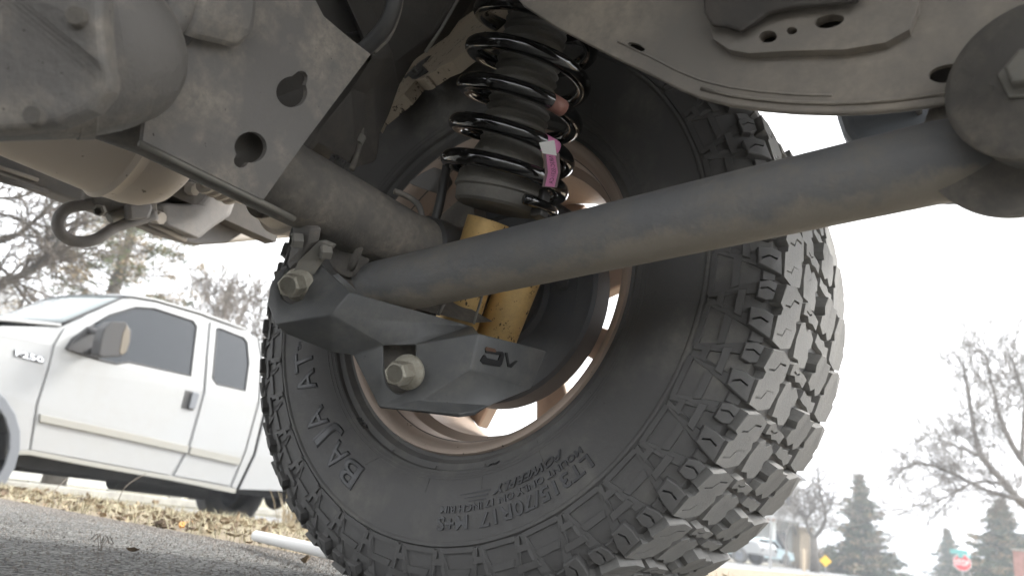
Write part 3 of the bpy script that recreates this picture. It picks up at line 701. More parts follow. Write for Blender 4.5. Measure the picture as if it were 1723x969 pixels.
md = sk.modifiers.new('bevel', 'BEVEL'); md.width = .0045; md.segments = 4; md.limit_method = 'ANGLE'; md.angle_limit = R(9); md.harden_normals = False
# dark backing plates added for the shade behind the slots
PL2b = (PL2[0]-PL2[1]*.030, PL2[1])
MB().prism([PP(*q, PL2b) for q in ((630, 575), (690, 560), (708, 585), (706, 660), (640, 668))], -PL2[1]*.01).build('slot_backing', M['frame'], car, bevel=.003)
PL1b = (PL1[0]-PL1[1]*.028, PL1[1])
MB().prism([PP(*q, PL1b) for q in ((458, 455), (530, 440), (530, 505), (470, 515))], -PL1[1]*.01).build('slot_backing', M['frame'], car, bevel=.003)
def hexbolt(h, b, rh, rw, hf=.014, nm='skid_bolt'):
    ax = (h-b).normalized(); L_ = (h-b).length
    o = empty(nm, tuple(b), car)
    MB().lathe([(L_-.022, rh), (L_-.0015, rh), (L_, rh*.86), (L_, 0)], (0, 0, 0), ax, 6).build('bolt_head', M['zinc'], o)
    MB().lathe([(-.005, rw*.85), (-.005, rw), (-.001, rw), (.003, rh*1.05), (.004, 0)], (0, 0, 0), ax, 32).build('bolt_flange', M['zinc'], o, auto=40)
    MB().lathe([(L_, rh*.80), (L_+.0008, rh*.80), (L_+.001, rh*.72), (L_, rh*.68), (L_, 0)], (0, 0, 0), ax, 32).build('bolt_stamp', M['zinc'], o, auto=40)
hexbolt(P(664, 629, d=.765), P(684, 626, d=.788), .0128, .0185)
hexbolt(P(484, 481, d=.790), P(501, 479, d=.812), .0128, .0180)
# mounting strap and tabs at the left end
MB().prism([P(*q) for q in ((537, 404, .80), (556, 412, .80), (536, 438, .81), (519, 462, .81), (505, 474, .81), (490, 462, .81), (500, 440, .81))], (.004, .006, .003)).build('mounting_strap', M['tab'], car, bevel=.0015)
MB().prism([P(*q) for q in ((492, 366, .80), (522, 384, .79), (518, 408, .80), (502, 440, .82), (486, 452, .83), (483, 440, .83), (490, 412, .82))], (.006, .010, .004)).build('mounting_tab', M['arm'], car, bevel=.002)
MB().prism([P(*q, d=.86) for q in ((540, 418), (575, 380), (612, 392), (596, 440), (584, 470), (560, 458))], (.006, .02, .01)).build('mounting_tab', M['frame'], car, bevel=.004)
MB().tube(smoothpath(pathd([(630, 330, .865), (625, 370, .85), (608, 410, .85), (590, 452, .86)]), 4), .0045, 10).build('bracket_weld', M['frame'], car, smooth=True)
for q in ((508, 405, .795), (556, 424, .80)):
    MB().lathe([(0, .0), (0, .0085), (.010, .0085), (.012, .006)], P(q[0], q[1], d=q[2]+.008), (-.4, -.8, -.2), 6).build('tab_bolt', M['tab'], car)
MB().prism([P(*q) for q in ((560, 455, .87), (640, 440, .89), (720, 500, .90), (796, 545, .885), (700, 520, .88), (600, 492, .86))], (.01, .03, .01)).build('arm_bracket', M['frame'], car, bevel=.003)
# emblem on the skid plate: an open ring and a V, lying on the facet
PL3 = plane3(D['R'], D['T'], D['V'])
e3 = lambda l, o=.0012: [PP(*q, PL3)+PL3[1]*o for q in l]
q = lambda x, y: (780+x/6.055, 540+y/6.055)
em = MB()
em.plate([e3([q(165, 400), q(200, 345), q(215, 345), q(230, 375), q(345, 400), q(365, 345), q(225, 325), q(215, 300), q(390, 310), q(412, 340), q(385, 440), q(360, 465), q(190, 435)])], -PL3[1]*.001)
em.plate([e3([q(418, 320), q(440, 318), q(462, 440), q(530, 400), q(545, 408), q(478, 475), q(445, 465)])], -PL3[1]*.001)
em.build('emblem', M['logo'], car)
MB().plate([e3([q(213, 285), q(225, 262), q(310, 280), q(325, 298), q(318, 318), q(222, 300)], .0013)], -PL3[1]*.001).build('emblem_rust', M['logor'], car)
# small pale bracket between liner and spring, left
MB().prism([P(*q, d=1.0) for q in ((684, 308), (706, 292), (730, 280), (738, 300), (722, 322))], (.01, .02, 0)).build('sensor_bracket', M['plastic'], car, bevel=.002)
MB().tube(smoothpath(pathd([(664, 322, .93), (684, 330, .94), (704, 345, .95), (712, 372, .95)]), 4), .004, 8).build('brake_pipe', M['arm'], car, smooth=True)
MB().tube(smoothpath(pathd([(756, 262, .99), (748, 300, .97), (738, 350, .96), (720, 410, .95), (712, 440, .95)]), 4), .006, 10).build('brake_hose', M['seat'], car, smooth=True)

# ================================================================== the ground
def sheet(name, pts, z, m, kind='structure'):
    b = MB(); b.add([(x, y, z) for x, y in pts], [tuple(range(len(pts)))])
    return tag(b.build(name, m), kind=kind)
def ground_disc():
    b = MB(); b.add([(math.cos(a)*1800, math.sin(a)*1800, -.275) for a in np.linspace(0, 2*math.pi, 64, endpoint=False)], [tuple(range(64))])
    return tag(b.build('ground', M['lawn']), kind='structure')
ground_disc()
b = MB(); b.box((2.6, -4.87, -.14), (19.2, 10.26, .28)); tag(b.build('driveway', M['asphalt']), kind='structure')
sheet('street', [(-11.5, -40), (-4.4, -40), (-4.4, 1.9), (-3.2, 6), (-3.0, 120), (-11.5, 120)], -.262, M['street'])
sheet('far_pavement', [(-14.0, -40), (-12.6, -40), (-12.6, 120), (-14.0, 120)], -.258, M['kerb'])
# verge between driveway and kerb
A_ = [(-7.2, .262), (-4.5, .262), (-3.2, .262), (-2.0, .262), (-.6, .262), (3, .262), (9, .262)]
B_ = [(-7.2, 1.75), (-5.95, 1.9), (-4.89, 2.2), (-4.23, 3.13), (-3.7, 6), (-3.2, 20), (-3.0, 60)]
def lerpl(Lst, t):
    t *= len(Lst)-1; i = min(int(t), len(Lst)-2); f = t-i
    return np.array(Lst[i])*(1-f)+np.array(Lst[i+1])*f
from mathutils.noise import noise as mnoise
def vpt(u, t):
    a, b_ = lerpl(A_, u), lerpl(B_, u); p = a*(1-t)+b_*t
    h = -.004-.105*min(1, t*1.0)+ .018*math.sin(min(1, t*3)*math.pi)*1.0 + .014*mnoise(Vector((p[0]*3, p[1]*3, 0)))*min(1, t*12)+.006*mnoise(Vector((p[0]*14, p[1]*14, 3)))*min(1, t*12)
    return Vector((p[0], p[1], h))
nu, nv = 240, 60
V = [vpt(i/nu, (j/nv)**1.6) for j in range(nv+1) for i in range(nu+1)]
F = [(j*(nu+1)+i, j*(nu+1)+i+1, (j+1)*(nu+1)+i+1, (j+1)*(nu+1)+i) for j in range(nv) for i in range(nu)]
tag(MB().add(V, F).build('verge', M['soil'], smooth=True), kind='structure')
kb = MB(); kp = [lerpl(B_, t) for t in np.linspace(0, 1, 40)]
V = []
for i, p in enumerate(kp):
    q_ = kp[min(i+1, 39)]-kp[max(0, i-1)]; q_ = q_/np.linalg.norm(q_); nn = np.array([-q_[1], q_[0]])
    for o, z in ((0, -.30), (0, -.098), (.02, -.088), (.13, -.090), (.15, -.105), (.155, -.30)): V.append((p[0]+nn[0]*o, p[1]+nn[1]*o, z))
kb.add(V, [(i*6+k, i*6+k+1, (i+1)*6+k+1, (i+1)*6+k) for i in range(39) for k in range(5)])
tag(kb.build('kerb', M['kerb'], auto=40), 'pale concrete kerb curving between leafy verge and street', 'kerb')
b = MB(); b.box((-12.3, 40, -.20), (.16, 160, .14)); tag(b.build('kerb', M['kerb'], bevel=.02), 'far straight kerb along the opposite side of the street', 'kerb')

# leaf litter and dry grass: uncountable
def leafmat(n, c): return mat(n, c, .8, var=.45, vscale=30)
LM = [leafmat('leaf_straw', (.30, .25, .17)), leafmat('leaf_tan', (.20, .145, .09)), leafmat('leaf_brown', (.12, .085, .055)), leafmat('leaf_orange', (.52, .25, .06))]
def one_leaf(mb, p, s, curl):
    a = random.uniform(0, 6.28); t = Matrix.Rotation(a, 3, 'Z') @ Matrix.Rotation(random.gauss(0, .45), 3, 'X') @ Matrix.Rotation(random.gauss(0, .45), 3, 'Y')
    prof = [(-.5, 0), (-.25, .24), (.1, .33), (.35, .18), (.55, 0)]
    V = []
    for x, y in prof:
        V += [t @ Vector((x*s, y*s, curl*s*(x*x+y*y*2.2))), t @ Vector((x*s, -y*s, curl*s*(x*x+y*y*2.2)))]
    V += [t @ Vector((x*s, 0, curl*s*x*x*.7-.03*s)) for x, y in prof]
    F = []
    for i in range(4):
        F += [(2*i, 2*i+2, 10+i+1, 10+i), (10+i, 10+i+1, 2*i+3, 2*i+1)]
    mb.add([p+v for v in V], F)
def verge_spot():
    while True:
        x = random.uniform(-5.6, 1.2); t = random.random()**1.3; y = .25+t*2.6
        if x < -3.6 and y > 2.0+(x+5.6)*.5: continue
        u = None
        # find u by x at this y (A and B share order)
        lo, hi = 0., 1.
        for _ in range(12):
            m_ = (lo+hi)/2; a, b_ = lerpl(A_, m_), lerpl(B_, m_); tt = (y-a[1])/(b_[1]-a[1]); xx = a[0]*(1-tt)+b_[0]*tt
            if xx < x: lo = m_
            else: hi = m_
        if 0 <= tt <= .97: return vpt((lo+hi)/2, tt)
for k, cnt in enumerate((2600, 2200, 1100)):
    mb = MB()
    for _ in range(cnt):
        p = verge_spot(); one_leaf(mb, p+Vector((0, 0, random.uniform(.002, .022))), random.choice((.008, .012, .016, .022, .028, .036))*random.uniform(.8, 1.2), random.uniform(-.6, 1.6))
    tag(mb.build('leaf_litter', LM[k], fix=False), kind='stuff')
gr = MB()
for _ in range(16000):
    p = verge_spot(); h = random.uniform(.012, .05); a = random.uniform(0, 6.28); l = random.uniform(.2, 1.4)*h; wd = .0011
    d_ = Vector((math.cos(a), math.sin(a), 0)); s_ = Vector((-d_.y, d_.x, 0))*wd
    gr.add([p-s_, p+s_, p+d_*l*.5+Vector((0, 0, h*.7))+s_*.7, p+d_*l*.5+Vector((0, 0, h*.7))-s_*.7, p+d_*l+Vector((0, 0, h))], [(0, 1, 2, 3), (3, 2, 4)])
tag(gr.build('dry_grass', mat('dry_grass', (.34, .31, .21), .9, var=.4, vscale=20), fix=False), kind='stuff')
# loose grit on the driveway
gm = MB(); ico = [(0, 0, 1), (.9, 0, -.3), (-.45, .8, -.3), (-.45, -.8, -.3)]
for _ in range(22000):
    x = random.uniform(-2.6, .2); y = random.uniform(-.85, .26)
    if random.random() < .4: y = .26-abs(random.gauss(0, .08))
    s_ = random.uniform(.0008, .0030); a = random.uniform(0, 6.28); c, s2 = math.cos(a), math.sin(a)
    gm.add([(x+(v[0]*c-v[1]*s2)*s_, y+(v[0]*s2+v[1]*c)*s_, (v[2]+.2)*s_) for v in ico], [(0, 1, 2), (0, 2, 3), (0, 3, 1)])
tag(gm.build('grit', mat('grit', (.22, .20, .18), .9, var=.5, vscale=200), fix=False), kind='stuff')
# individual leaves one can point at
def big_leaf(px, py, s, m, lab, onz=None):
    p = P(px, py, z=.008 if onz is None else onz); mb = MB(); one_leaf(mb, Vector((0, 0, 0)), s, 1.1)
    o = mb.build('dead_leaf', m, fix=False); o.location = p; tag(o, lab, 'leaf')
big_leaf(312, 888, .050, LM[3], 'bright orange curled leaf on the straw of the verge', -.0)
big_leaf(142, 853, .075, LM[1], 'largest upturned tan leaf on the verge below the truck door', .0)
big_leaf(222, 927, .018, LM[2], 'dark shrivelled leaf lying alone on the asphalt', .003)
big_leaf(515, 945, .028, LM[1], 'small tan leaf on the asphalt close to the tyre', .004)
big_leaf(262, 848, .06, LM[1], 'curled tan leaf upright near the white truck rear door', -.01)
tw = MB()
for k in range(5):
    a = P(168+random.uniform(-3, 3), 926, z=.004); b_ = P(168+random.uniform(-30, 30), 926-random.uniform(4, 22), z=.004); m_ = a.lerp(b_, .5)+Vector((0, 0, .018)); tw.tube([a, m_, b_+Vector((0, 0, .004))], .0006, 4)
tag(tw.build('dry_twig', M['twig'], fix=False), 'thin dry sprig lying on the dark asphalt', 'twig')
for i, (a, b_, c, lab) in enumerate((((95, 862), (140, 838), (75, 838), 'bent dry stalk rising left of the largest tan leaf'), ((100, 860), (90, 830), (112, 805), 'straight dry stalk leaning at the front door of the truck'), ((190, 866), (210, 820), (246, 796), 'long thin stalk leaning right over the verge'), ((160, 862), (130, 842), (150, 835), 'short arched stalk between leaf and kerb'))):
    tag(MB().tube(smoothpath([P(*a, z=-.01), P(*b_, d=2.5), P(*c, d=2.6)], 4), .0014, 5).build('dry_stalk', M['twig']), lab, 'stalk')
# white pipe lying on the verge
pa, pb = P(431, 901, z=.026), P(560, 931, z=.028)
pp = empty('white_pipe', tuple(pa)); tag(pp, 'white plastic pipe lying on dry leaves beside the tyre', 'pipe')
MB().lathe([(0, .0085), (0, .0108), ((pb-pa).length, .0108)], (0, 0, 0), pb-pa, 24).build('pipe_barrel', M['white'], pp, auto=40)
MB().lathe([(.001, .0086), (.03, .0086), (.03, 0)], (0, 0, 0), pb-pa, 24).build('pipe_bore', M['ink'], pp)
# tuft of dry stems by the tyre
tf = MB(); c0 = P(487, 887, z=-.005)
for k in range(46):
    a = random.uniform(0, 6.28); l = random.uniform(.06, .17); t_ = Vector((math.cos(a)*random.uniform(.1, .6)*l, math.sin(a)*random.uniform(.1, .6)*l, l))
    o_ = c0+Vector((random.gauss(0, .02), random.gauss(0, .02), 0)); tf.tube([o_, o_+t_*.6, o_+t_+Vector((0, 0, -.1*l))], [.0015, .0014, .0006], 4)
tag(tf.build('dry_plant', LM[0]), 'straw-coloured dry weed tuft standing between tyre and truck', 'plant')

# ================================================================== white pickup on the street
TXP = -5.285; ZB = .93
truck = tag(empty('pickup_truck', (TXP-.95, 3.0, -.262)), 'white extended-cab pickup parked on the street, tinted windows and dark towing mirror', 'truck')
Tinv = Vector(truck.location)
def tu(z): return TXP - (.17*max(0, z-ZB) + .10*max(0, .62-z)*.4)
def Tp(px, py, o=0.):
    x = TXP
    for _ in range(4):
        p = P(px, py, x=x); x = tu(p.z)
    p = P(px, py, x=x+o); return p
def Tyz(y, z, o=0.): return Vector((tu(z)+o, y, z))
def tbuild(mb, name, m, parent=None, **k):
    mb.v = [tuple(Vector(v)-Tinv) for v in mb.v]
    ob = mb.build(name, m, truck if parent is None else parent, **k)
    return ob
wy, wr = P(-70, 745, x=TXP).y, .40
wy = 1.16
def arch(cy, cz, r, a0, a1, n=12): return [Tyz(cy+r*math.cos(a), cz+r*math.sin(a)) for a in np.linspace(R(a0), R(a1), n)]
archp = [(0, 623), (23, 646), (34, 684), (29, 726), (15, 758)]
# core body behind the outer panels
cab = [Tp(*q) for q in ((20, 762), (60, 764), (150, 778), (291, 802), (396, 822))]
cabback = [Tp(*q) for q in ((426, 764), (445, 690), (446, 600), (441, 578), (414, 557), (337, 529), (260, 507), (225, 501), (210, 502))]
hood = [Tp(105, 550), Tyz(1.0, .93), Tyz(.35, .86), Tyz(.22, .70), Tyz(.22, .20)]
arc1 = arch(wy, .13, .47, 200, 0, 10)
coreo = cab+cabback+hood+arc1
core = MB()
ins = [p+Vector((-.018, 0, 0)) for p in coreo]
core.plate([ins], (0, 0, 0))
# extrude by hand so that the far side leans in as well
core = MB(); nn = len(ins); far = [Vector((2*(TXP-.98)-p.x, p.y, p.z)) for p in ins]
tr = tessellate_polygon([ins]); core.add(ins+far, [tuple(t) for t in tr]+[tuple(i+nn for i in reversed(t)) for t in tr]+[(i, (i+1) % nn, (i+1) % nn+nn, i+nn) for i in range(nn)])
tbuild(core, 'body', M['paint'])
PT = .016
def panel(loops, name, m, th=PT, o=0., bevel=.006, parent=None):
    L_ = [[p+Vector((o, 0, 0)) for p in l] for l in loops]
    return tbuild(MB().plate(L_, (-th, 0, 0)), name, m, parent, bevel=bevel, seg=2)
g = lambda l: [Tp(*q) for q in l]
wf = [(158, 546), (185, 530), (228, 517), (260, 519), (325, 540), (331, 549), (321, 632), (217, 609), (196, 612), (170, 606), (133, 595), (110, 586), (121, 570)]
wrr = [(365, 553), (372, 553), (410, 568), (416, 576), (419, 611), (413, 657), (365, 646), (358, 636)]
fd = [(108, 553), (148, 529), (215, 504), (262, 509), (340, 532), (349, 540), (345, 600), (341, 657), (315, 752), (287, 799), (52, 756), (64, 680), (83, 619), (92, 581)]
fdo = panel([g(fd), g(wf)], 'front_door', M['paint'])
rd = [(355, 541), (414, 559), (432, 569), (438, 600), (434, 676), (411, 760), (386, 817), (293, 800), (320, 752), (346, 657), (350, 600)]
rdo = panel([g(rd), g(wrr)], 'rear_door', M['paint'])
panel([g(wf)], 'window_glass', M['glass'], .008, -.006, 0); panel([g(wrr)], 'window_glass', M['glass'], .008, -.006, 0)
def ringseal(l, name='window_seal', r=.009):
    pts_ = g(l); pts_ = pts_+[pts_[0]]
    tbuild(MB().tube([p+Vector((-.001, 0, 0)) for p in pts_], r, 6), name, M['trim'], smooth=True)
ringseal(wf); ringseal(wrr)
cp_ = [(441, 574), (447, 600), (447, 650), (444, 690), (426, 764), (398, 822), (390, 819), (414, 760), (437, 676), (441, 600), (436, 572)]
panel([g(cp_)], 'cab_corner', M['paint'])
fend = [Tp(*q) for q in ((103, 556), (88, 581), (79, 619), (60, 680), (48, 757), (20, 758))]+[p+Vector((0, 0, 0)) for p in arch(wy, .13, .475, -18, 200, 16)]+[Tyz(.24, .25), Tyz(.24, .70), Tyz(.38, .86), Tyz(.95, .935)]
panel([fend], 'front_fender', M['paint'])
fl_ = arch(wy, .13, .50, -20, 200, 16); fi_ = arch(wy, .13, .43, 200, -20, 16)
panel([fl_+fi_], 'wheel_flare', M['greytrim'], .03, .025, .008)
tbuild(MB().lathe([(-.5, .0), (-.5, .47), (-.02, .47)], (TXP, wy, .13), (1, 0, 0), 32), 'wheel_well', M['trim'])
# bed side behind the cab
zt = Tp(449, 688).z
bed = [Tp(449, 690), Tp(430, 766), Tp(403, 823)]
yb = bed[2].y
bedo = [bed[2], bed[1], bed[0], Tyz(6.1, zt), Tyz(6.15, .2), Tyz(5.3, .18)]+arch(4.76, .15, .48, 0, 180, 12)+[Tyz(4.2, .18)]
panel([bedo], 'bed_side', M['paint'])
bd = [p+Vector((-.02, 0, 0)) for p in bedo]
tbuild(MB().plate([bd], (-.04, 0, 0)), 'bed_inner', M['trim'])
tbuild(MB().plate([[Vector((-2*.98+2*TXP-p.x, p.y, p.z)) for p in bedo]], (-.03, 0, 0)), 'bed_side', M['paint'])
tbuild(MB().box((TXP-.98, (bed[1].y+6.1)/2, .32), (1.8, 6.1-bed[1].y-.05, .05)), 'bed_floor', M['trim'])
# mouldings
for l in (((66, 696), (190, 722), (316, 750), (313, 762), (185, 734), (65, 709)), ((320, 751), (405, 770), (400, 782), (316, 763))):
    pts_ = [Tp(*q)+Vector((.022, 0, 0)) for q in l]
    tbuild(MB().plate([pts_], (-.024, 0, 0)), 'door_moulding', M['mould'], bevel=.008)
# handle
tbuild(MB().plate([[Tp(*q)+Vector((.004, 0, 0)) for q in ((312, 656), (334, 661), (325, 691), (305, 686))]], (-.01, 0, 0)), 'handle_bezel', M['trim'], bevel=.004)
tbuild(MB().plate([[Tp(*q)+Vector((.028, 0, 0)) for q in ((322, 659), (333, 662), (325, 688), (315, 686))]], (-.014, 0, 0)), 'door_handle', M['greytrim'], bevel=.004)
# sills
pts_ = [Tp(*q) for q in ((15, 758), (52, 757), (150, 776), (290, 801), (398, 822), (396, 830), (288, 808), (150, 784), (50, 765), (15, 765))]
tbuild(MB().plate([pts_], (-.06, 0, 0)), 'sill', M['mould'], bevel=.004)
# windscreen and its seal, on the slope between cowl and roof
NBm, NTm = Tp(103, 550), Tp(214, 502)
xs = np.linspace(0, 1, 13); V = []; rows = 7
for j in range(rows):
    t = .04+.92*j/(rows-1); a = NBm.lerp(NTm, t); b_ = Vector((2*(TXP-.98)-a.x, a.y, a.z))
    for s_ in xs:
        p = (a+Vector((-.05, 0, 0))).lerp(b_+Vector((.05, 0, 0)), s_); bul = 4*s_*(1-s_)
        V.append(p+Vector((0, -.10*bul, .035*bul+.012)))
F = [(j*13+k, j*13+k+1, (j+1)*13+k+1, (j+1)*13+k) for j in range(rows-1) for k in range(12)]
tbuild(MB().add(V, F), 'windscreen', M['wind'], smooth=True, solid=.01)
ring_ = [V[k] for k in range(13)]+[V[j*13+12] for j in range(1, rows)]+[V[(rows-1)*13+k] for k in range(11, -1, -1)]+[V[j*13] for j in range(rows-2, -1, -1)]
tbuild(MB().tube(ring_, .016, 6), 'windscreen_seal', M['trim'], smooth=True)
# bonnet sheet with a crown
V = []
for s_ in np.linspace(0, 1, 9):
    for t in np.linspace(0, 1, 6):
        a = NBm.lerp(Tyz(.24, .84), t); x = a.x+(2*(TXP-.98)-2*a.x)*s_
        V.append(Vector((x, a.y-(.10*4*s_*(1-s_) if t == 0 else 0), a.z+.05*4*s_*(1-s_)*(1 if t < 1 else .6)+.004)))
tbuild(MB().add(V, [(i*6+k, i*6+k+1, (i+1)*6+k+1, (i+1)*6+k) for i in range(8) for k in range(5)]), 'bonnet', M['paint'], smooth=True, solid=.02)
# roof crown
rf = [Tp(*q) for q in ((214, 502), (225, 501), (260, 507), (337, 529), (414, 557))]; V = []
for p in rf:
    for s_ in np.linspace(0, 1, 9): V.append(Vector((p.x+(2*(TXP-.98)-2*p.x)*s_, p.y, p.z+.05*4*s_*(1-s_)+.006)))
tbuild(MB().add(V, [(i*9+k, i*9+k+1, (i+1)*9+k+1, (i+1)*9+k) for i in range(len(rf)-1) for k in range(8)]), 'roof', M['paint'], smooth=True, solid=.02)
# towing mirror
mo = -.0
mr = [P(*q, x=TXP+.30) for q in ((166, 597), (170, 572), (176, 552), (187, 541), (212, 541), (222, 556), (221, 574), (215, 592), (205, 600), (180, 601))]
mh = tbuild(MB().plate([mr], (-.12, 0, 0)), 'mirror', M['mirror'], bevel=.03, seg=4)
tbuild(MB().plate([[P(*q, x=TXP+.305) for q in ((201, 594), (207, 560), (214, 546), (219, 556), (218, 575), (213, 591), (207, 597))]], (-.05, 0, 0)), 'mirror_marker', M['amber'], bevel=.006)
tbuild(MB().plate([[Tp(*q)+Vector((.02, 0, 0)) for q in ((110, 588), (124, 568), (147, 549), (160, 552), (163, 575), (166, 603), (140, 597))]], (-.03, 0, 0)), 'mirror_base', M['mirror'], bevel=.01)
for a, b_ in (((150, 556), (176, 562)), ((152, 590), (172, 591))):
    tbuild(MB().tube([Tp(*a)+Vector((.02, 0, 0)), P(*b_, x=TXP+.26)], .024, 10), 'mirror_arm', M['mirror'], smooth=True)
# emblem
eb = [(23, 588), (73, 601), (72, 612), (24, 599)]
tbuild(MB().plate([[Tp(*q)+Vector((.010, 0, 0)) for q in eb]], (-.012, 0, 0)), 'badge', M['trim'], bevel=.003)
V, F = text_geo('F-250'.replace('-', ''), 1, .0, off=.02); x0, x1 = min(v.x for v in V), max(v.x for v in V)
a, b_, c = (Tp(*q)+Vector((.0125, 0, 0)) for q in ((25, 598), (72, 610), (25, 588)))
tbuild(MB().add([a+(b_-a)*((v.x-x0)/(x1-x0))+(c-a)*(v.y/.72)*.95 for v in V], F), 'badge_lettering', M['chrome'], fix=False)
# wheels, frame and the parts hanging under it
def twheel(x, y, z=.14, face=1):
    o = empty('wheel', (x-Tinv.x, y-Tinv.y, z-Tinv.z), truck)
    MB().lathe([(-.10, .22), (-.125, .27), (-.13, .34), (-.11, .39), (-.08, .40), (.08, .40), (.11, .39), (.13, .34), (.125, .27), (.10, .22)], (0, 0, 0), (1, 0, 0), 48).build('tyre', M['rubber'], o, smooth=True)
    s_ = face
    MB().lathe([(.10*s_, .22), (.09*s_, .19), (.03*s_, .17), (.05*s_, .12), (.10*s_, .06), (.11*s_, 0)], (0, 0, 0), (1, 0, 0), 32).build('rim', M['greytrim'], o, smooth=True)
twheel(TXP-.16, wy); twheel(TXP-.18, 4.76); twheel(TXP-1.8, wy, face=-1); twheel(TXP-1.8, 4.76, face=-1)
tbuild(MB().box((TXP-.45, 3.1, .17), (.08, 5.4, .16)), 'chassis_rail', M['trim']); tbuild(MB().box((TXP-1.5, 3.1, .17), (.08, 5.4, .16)), 'chassis_rail', M['trim'])
tbuild(MB().box((TXP-1.0, 2.2, .16), (1.0, 1.4, .20)), 'transmission', M['trim'], bevel=.06)
tbuild(MB().lathe([(-.45, 0), (-.45, .12), (.45, .12), (.45, 0)], (TXP-.7, 3.2, .12), (0, 1, 0), 20), 'exhaust_muffler', M['trim'], auto=40)
tbuild(MB().tube([(TXP-1.75, 4.76, .14), (TXP-1.15, 4.76, .14), (TXP-1.0, 4.76, .14), (TXP-.85, 4.76, .14), (TXP-.3, 4.76, .14)], [.05, .06, .17, .06, .05], 16), 'rear_axle', M['trim'], smooth=True)
tbuild(MB().tube([(TXP-1.75, wy, .14), (TXP-.3, wy, .14)], .05, 12), 'front_axle', M['trim'])
for (px, d0) in ((322, .0),):
    p = P(322, 844, x=TXP-.75)
    o = empty('spare_wheel', tuple(Vector((p.x, p.y+.30, .04))-Tinv), truck)

# ================================================================== trees
def bare_tree(name, base, H, lab, seed, m='bark', r0=None, lean=(0, 0), spread=.55, depth_=6, trunk=.32, up=.25, grp=None, kids=(2, 3), twr=.006, splitsc=.78):
    rd_ = random.Random(seed); base = Vector(base); root = tag(empty(name, tuple(base)), lab, 'tree', grp)
    r0 = r0 or H*.022; TR_, BR, TW = MB(), MB(), MB()
    def grow(p, d_, L_, r, lv):
        n = 4 if lv < 3 else 3; pts_ = [p]; dd = d_.copy(); q = p.copy()
        for i in range(n):
            dd = (dd+Vector((rd_.gauss(0, .10+.03*lv), rd_.gauss(0, .10+.03*lv), rd_.gauss(0, .08)+up*.06))).normalized(); q = q+dd*L_/n; pts_.append(q.copy())
        r1 = max(twr*.6, r*.66); rad = [r+(r1-r)*i/n for i in range(n+1)]
        tgt = TR_ if lv == 0 else (BR if lv < 3 else TW)
        tgt.tube([x-base for x in pts_], rad, 8 if lv == 0 else (6 if lv < 2 else (4 if lv < 3 else 3)), cap=False)
        if lv >= depth_: return
        for c in range(rd_.randint(*kids)+(1 if lv == 0 else 0)):
            i = rd_.choice([n, n, n-1, n-2]) if c else n; s_ = pts_[i]
            ax = dd.orthogonal(); ax.rotate(Matrix.Rotation(rd_.uniform(0, 6.28), 3, dd)); an = abs(rd_.gauss(spread, .18))*(1 if c else .5)
            nd = Matrix.Rotation(an, 3, ax) @ dd; nd = (nd+Vector((0, 0, up*.35))).normalized()
            grow(s_, nd, L_*rd_.uniform(splitsc-.13, splitsc+.08), max(twr, rad[i]*rd_.uniform(.62, .85)), lv+1)
    grow(base, Vector((lean[0], lean[1], 1)).normalized(), H*trunk, r0, 0)
    TR_.build('trunk', M[m], root, smooth=True, fix=False); BR.build('branches', M[m], root, smooth=True, fix=False); TW.build('twigs', M['twig'] if m == 'bark' else M[m], root, fix=False)
    return root
def base_at(px, d, z=-.27, py=950):
    p = P(px, py, d=d)
    # move along the vertical through the wanted image column: keep x, y and drop to the ground
    return Vector((p.x, p.y, z))
def top_z(px, py, b_): 
    v = ray(px, py); t = math.hypot(b_.x-CAM.x, b_.y-CAM.y)/math.hypot(v.x, v.y); return CAM.z+v.z*t

